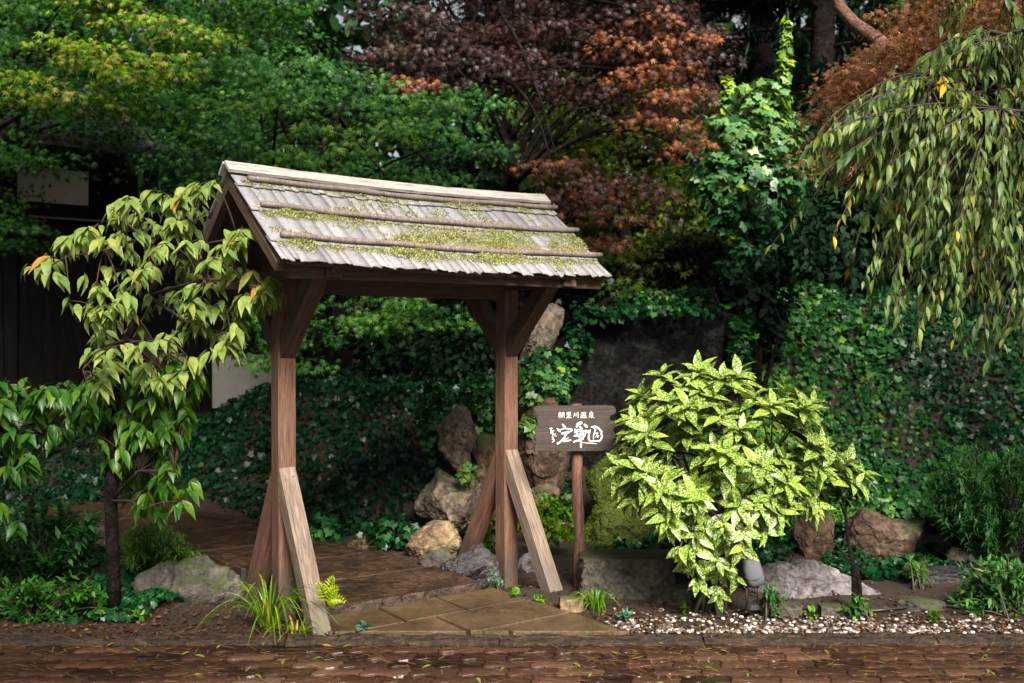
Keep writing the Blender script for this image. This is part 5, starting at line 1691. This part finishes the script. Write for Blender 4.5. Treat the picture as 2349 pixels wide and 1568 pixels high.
A = [ball_leaves(W(x, y, 5.65), r, r, r * .8, n, (.02, .035), .4) for x, y, r, n in ((1955, 1090, .16, 260), (1990, 1130, .10, 110), (1930, 1130, .09, 90), (1935, 1245, .03, 16), (1972, 1265, .02, 8))]
scatter("foliage", T_SMALL, *cat_arr(A), LM['ivy'], sp)


# grass tufts
def grass_tuft(label, base, n, ln, spread, tint=.5):
    bm = bmesh.new()
    V, Fc, T = [], [], []
    for i in range(n):
        a = random.uniform(0, 2 * math.pi)
        d = Vector((math.cos(a), math.sin(a), 0))
        l = ln * random.uniform(.55, 1.1); sp_ = spread * random.uniform(.3, 1.1)
        p0 = Vector(base) + d * random.uniform(0, .04) + Vector((0, 0, -.02))
        ctrl = p0 + d * l * sp_ * .35 + Vector((0, 0, l * .95))
        p2 = p0 + d * l * sp_ + Vector((0, 0, l * (.75 - .55 * sp_)))
        pts = bez(p0, ctrl, p2, 9)
        side = Vector((-d.y, d.x, 0)) * .7 + Vector((random.gauss(0, .4), random.gauss(0, .4), 0))
        side.normalize()
        b0 = len(V)
        tt = min(1, max(0, random.gauss(tint, .22)))
        for k, p in enumerate(pts):
            wd_ = .005 * (1 - (k / 8) ** 2 * .9)
            V += [tuple(p - side * wd_), tuple(p + Vector((0, 0, -.0015))), tuple(p + side * wd_)]; T += [tt] * 3
        for k in range(8):
            q = b0 + 3 * k
            Fc += [(q, q + 1, q + 4, q + 3), (q + 1, q + 2, q + 5, q + 4)]
    o = np_mesh("grass_tuft", np.array(V), np.array(Fc), LM['grass'], None, np.array(T), True)
    return tag(o, label, "grass", "grass tufts in the bed")


grass_tuft("large arching grass tuft at the foot of the left gate post", W(618, 1440, 5.22), 80, .42, 1.12, .5)
grass_tuft("grass tuft at the foot of the sign post", W(1368, 1400, 5.62), 70, .2, .9, .4)
grass_tuft("small grass tuft right of the left front strut by the kerb", W(680, 1462, 5.16), 30, .2, 1.0, .65)

# fern by the left strut
b = W(748, 1385, 5.15)
fe = empty("fern", b, "small bright yellow green fern beside the left front strut", "fern")
P, D, Nn, S, T = [], [], [], [], []
bm = bmesh.new()
for e in ((765, 1325), (790, 1380), (728, 1338), (775, 1350)):
    tip = W(e[0], e[1], 5.0)
    pts = bez(Vector(b), (Vector(b) + tip) / 2 + Vector((0, -.02, .05)), tip, 10)
    tube_into(bm, pts, [.002] * 10, 4)
    for i in range(1, 10):
        tg = (pts[i] - pts[i - 1]).normalized()
        sd_ = tg.cross(Vector((0, -1, .3))).normalized()
        for s_ in (-1, 1):
            P.append(tuple(pts[i])); D.append(np.array(sd_) * s_ + np.array(tg) * .5); Nn.append(np.array((0, -.7, .7)) + rng.normal(size=3) * .15)
            S.append(.05 * (1.1 - i / 11)); T.append(random.random())
from_bm("stems", bm, MAT['stem'], fe)
scatter("fronds", tm_oval(.16, .1, .0, rows=(0, .4, 1), prof=(.7, 1, .1)), P, D, Nn, S, T, LM['fern'], fe)

# small weeds scattered in the bed
for i, (lab, x, y, n, r) in enumerate((("tiny pale weed at the kerb right of the left front strut", 835, 1450, 22, .05), ("small weed in soil left of the grass tuft", 320, 1420, 24, .05), ("small weed in pebbles just right of the path slabs", 1432, 1420, 26, .06),
                                      ("tiny weed between the pebbles left of the variegated shrub stems", 1570, 1405, 18, .04), ("small weed behind the concrete block", 1235, 1385, 20, .04), ("small weed by the right post foot", 1180, 1372, 20, .04),
                                      ("small weed between the two brown blocks", 1862, 1415, 24, .06), ("tiny weed at the far right pebbles", 2140, 1425, 18, .05), ("lone green leaf seedling beneath the variegated shrub", 1645, 1395, 8, .03))):
    Yw = 1.5 * F_PX / (y - 784)
    c = W(x, y, Yw); c.z += .02
    P, D, Nn, S, T = ball_leaves(c, r * .3, r * .3, r * .2, n, (.03, .05), .55, .2, -.3, .2)
    o = scatter("weed", T_SMALL, P, D, Nn, S, T, LM['weed' if i not in (0, 2) else 'blue'])
    tag(o, lab, "weed", "small weeds along the bed edge")

# ------------------------------------------------------------------ floodlight
b = W(1722, 1392, 5.42)
fl = empty("floodlight", b, "grey garden floodlight standing under the variegated shrub", "floodlight")
MAT['lampgrey'] = plain_mat("grey_housing", (.06, .06, .068), (.085, .085, .095), 14, .85)
R = Matrix.Rotation(math.radians(-16), 4, 'Y') @ Matrix.Rotation(math.radians(-14), 4, 'X')


def shell(name, w_, h_, d_, loc, mat, parent, cut=0.0):
    bm = bmesh.new()
    n = 28
    def ring(s, y):
        r = []
        for i in range(n):
            a = 2 * math.pi * i / n
            x, z = math.cos(a), math.sin(a)
            q = (abs(x) ** 3.2 + abs(z) ** 3.2) ** (-1 / 3.2)
            r.append(bm.verts.new(R @ Vector((x * q * w_ / 2 * s, y, z * q * h_ / 2 * s * (1 if z < 0 else 1.0))) + loc))
        return r
    rs = [ring(.3, -d_ * .62), ring(.72, -d_ * .55), ring(.93, -d_ * .42), ring(1, -d_ * .2), ring(1, d_ * .3), ring(1.05, d_ * .32), ring(1.05, d_ * .5), ring(.9, d_ * .5)]
    for k in range(len(rs) - 1):
        for i in range(n):
            bm.faces.new((rs[k][i], rs[k][(i + 1) % n], rs[k + 1][(i + 1) % n], rs[k + 1][i]))
    bm.faces.new(rs[0][::-1]); bm.faces.new(rs[-1])
    bmesh.ops.recalc_face_normals(bm, faces=bm.faces)
    return from_bm(name, bm, mat, parent, True)


hc = W(1726, 1312, 5.42)
shell("housing", .105, .165, .09, hc, MAT['lampgrey'], fl)
bm = bmesh.new()
for i in range(20):
    a0 = math.pi * 1.02 + i / 19 * math.pi * .96
p_ = [hc + (R @ Vector((math.cos(a) * .05, -.058 + .012 * abs(math.cos(a)), math.sin(a) * .035 - .01))) for a in [math.pi + math.pi * i / 18 for i in range(19)]]
tube_into(bm, p_, [.0022] * 19, 5)
from_bm("seam", bm, MAT['black'], fl, True)
bm = bmesh.new()
for s_ in (-1, 1):
    tube_into(bm, [hc + Vector((s_ * .030, .0, -.06)), hc + Vector((s_ * .032, .0, -.13)), hc + Vector((s_ * .03, .0, -.175))], [.006, .006, .006], 6)
from_bm("bracket", bm, MAT['black'], fl, True)
bm = bmesh.new()
tube_into(bm, [hc + Vector((0, 0, -.172)), hc + Vector((0, 0, -.20))], [.035, .04], 16)
from_bm("base", bm, MAT['black'], fl)
# cable on the ground at the right
bm = bmesh.new()
pts = []
for x, y in ((1990, 1403), (2040, 1398), (2090, 1392), (2140, 1386), (2190, 1392), (2240, 1402), (2300, 1404), (2420, 1400)):
    Yc = 1.5 * F_PX / (y - 784); q = W(x, y, Yc); q.z = max(q.z, gz(q.x, q.y) + .012); pts.append(q)
tube_into(bm, pts, [.007] * len(pts), 7)
tag(from_bm("cable", bm, MAT['black'], None, True), "black cable lying along the back of the white pebbles", "cable")

# ------------------------------------------------------------------ loose ground cover
# white pebbles along the bed edge
RV, RF, RT = [], [], []
bm = bmesh.new(); bmesh.ops.create_icosphere(bm, subdivisions=2, radius=1)
iv = np.array([tuple(v.co) for v in bm.verts]); ifc = np.array([[v.index for v in f.verts] for f in bm.faces]); bm.free()
n = 0
tries = 0
while n < 1100 and tries < 40000:
    tries += 1
    y = KERB1 + .02 + abs(random.gauss(0, .16)); x = random.uniform(.42, 3.0)
    t, k = gate_tk(x, y)
    if t < 1.33: continue
    if random.random() > .55 + .5 * mnoise.noise(Vector((x * 3, y * 5, 1))) or (x > 2.2 and random.random() < .45): continue
    s = random.uniform(.005, .013)
    sc_ = np.array((s * random.uniform(.9, 1.6), s * random.uniform(.8, 1.3), s * random.uniform(.5, .8)))
    a = random.random() * 3.14
    q = iv * sc_ * (1 + rng.normal(size=(len(iv), 1)) * .06)
    q = np.stack([q[:, 0] * math.cos(a) - q[:, 1] * math.sin(a), q[:, 0] * math.sin(a) + q[:, 1] * math.cos(a), q[:, 2]], 1)
    RV.append(q + np.array((x, y, gz(x, y) + s * .35 + .004))); RF.append(ifc + n * len(iv))
    RT.append(np.full(len(iv), random.choice((.9, .8, .7, .5, .3, .15, .1, .2)) + random.gauss(0, .05)))
    n += 1
MAT['pebble'] = tint_mat("pebble", [(0, (.05, .035, .028)), (.35, (.14, .105, .085)), (.7, (.33, .295, .26)), (1, (.56, .53, .49))], rough=.5, scale=60, bmp=.2, mult=.3)
tag(np_mesh("gravel", np.concatenate(RV), np.concatenate(RF), MAT['pebble'], None, np.concatenate(RT), True), "white and brown pebbles along the bed edge right of the path", "gravel", kind="stuff")

# fallen leaves and pine needles
MAT['litter'] = leaf_mat("dry_leaf", [(0, (.02, .012, .008)), (.5, (.06, .03, .017)), (.85, (.16, .075, .035)), (1, (.34, .15, .05))], .6, .1, .3)
MAT['needle'] = leaf_mat("dry_needle", [(0, (.09, .045, .022)), (.6, (.20, .11, .055)), (1, (.36, .24, .12))], .5, .05, .3)
P, D, Nn, S, T = [], [], [], [], []
for i in range(12000):
    x = random.uniform(-4, 4); y = random.uniform(KERB1, 8.5) if random.random() < .45 else KERB1 - .09 + abs(random.gauss(0, .42))
    if y < KERB1 and random.random() < (.35 if x < -.8 else .8): continue
    t, k = gate_tk(x, y)
    if .05 < t < 1.2 and k > -1.1 and random.random() < .95: continue
    zz = (gz(x, y) if y > KERB1 else -.006) + .006 + random.random() * .012
    P.append((x, y, zz)); D.append((random.gauss(0, 1), random.gauss(0, 1), random.gauss(0, .25))); Nn.append(UP + rng.normal(size=3) * .35)
    S.append(random.uniform(.010, .034)); T.append(min(1, max(0, random.gauss(.42, .25))))
tag(scatter("leaf_litter", T_SMALL, P, D, Nn, S, T, MAT['litter']), "brown fallen leaves covering the soil", "leaf litter", kind="stuff")
P, D, Nn, S, T = [], [], [], [], []
for i in range(5200):
    u = random.random()
    if u < .45:      # road, thicker towards the kerb and the right
        x = random.uniform(-3.2, 3.4); y = KERB0 - abs(random.gauss(0, .45))
        if x < 0 and random.random() < .35: continue
        z = ROAD_Z + .004
    elif u < .53:    # gutter line
        x = random.uniform(-3.2, 3.4); y = KERB0 - abs(random.gauss(0, .03)); z = ROAD_Z + .006
        if random.random() < .4: y = random.uniform(KERB0 + .02, KERB1); z = .0
    elif u < .62:
        x, y = random.uniform(-1.5, 1.0), random.uniform(KERB1, 6.8)
        t, k = gate_tk(x, y)
        if not (.05 < t < 1.25): continue
        z = .012 if k > .24 else .052
    else:            # far part of the path
        k = random.uniform(-4, -.9); t = random.gauss(.45 + (k + 1) * .2, .35)
        q = GP(t, k, 0); x, y = q.x, q.y; z = max(gz(x, y) + .01, .052 + (.012 * max(0, -(k + .95) / .7)) + .006)
    P.append((x, y, z)); a = random.gauss(0, .7)
    D.append((math.cos(a), math.sin(a) * .8, random.gauss(0, .03))); Nn.append(UP + rng.normal(size=3) * .1)
    S.append(random.uniform(.035, .085)); T.append(min(1, max(0, random.gauss(.5, .25))))
tag(scatter("pine_needles", tm_oval(.022, .03, .0, rows=(0, .5, 1), prof=(.8, 1, .3)), P, D, Nn, S, T, MAT['needle']), "dry fallen pine needles strewn over road and path", "pine needles", kind="stuff")
P, D, Nn, S, T = [], [], [], [], []
for i in range(70):
    x = random.uniform(-2.6, 3.0); y = KERB0 - abs(random.gauss(0, .3))
    P.append((x, y, ROAD_Z + .008)); D.append((random.gauss(0, 1), random.gauss(0, 1), 0)); Nn.append(UP + rng.normal(size=3) * .2)
    S.append(random.uniform(.03, .06)); T.append(random.uniform(.7, 1))
tag(scatter("fallen_leaves", T_WEEP, P, D, Nn, S, T, LM['weep']), "scattered yellow leaves fallen on the paved road", "fallen leaves", kind="stuff")
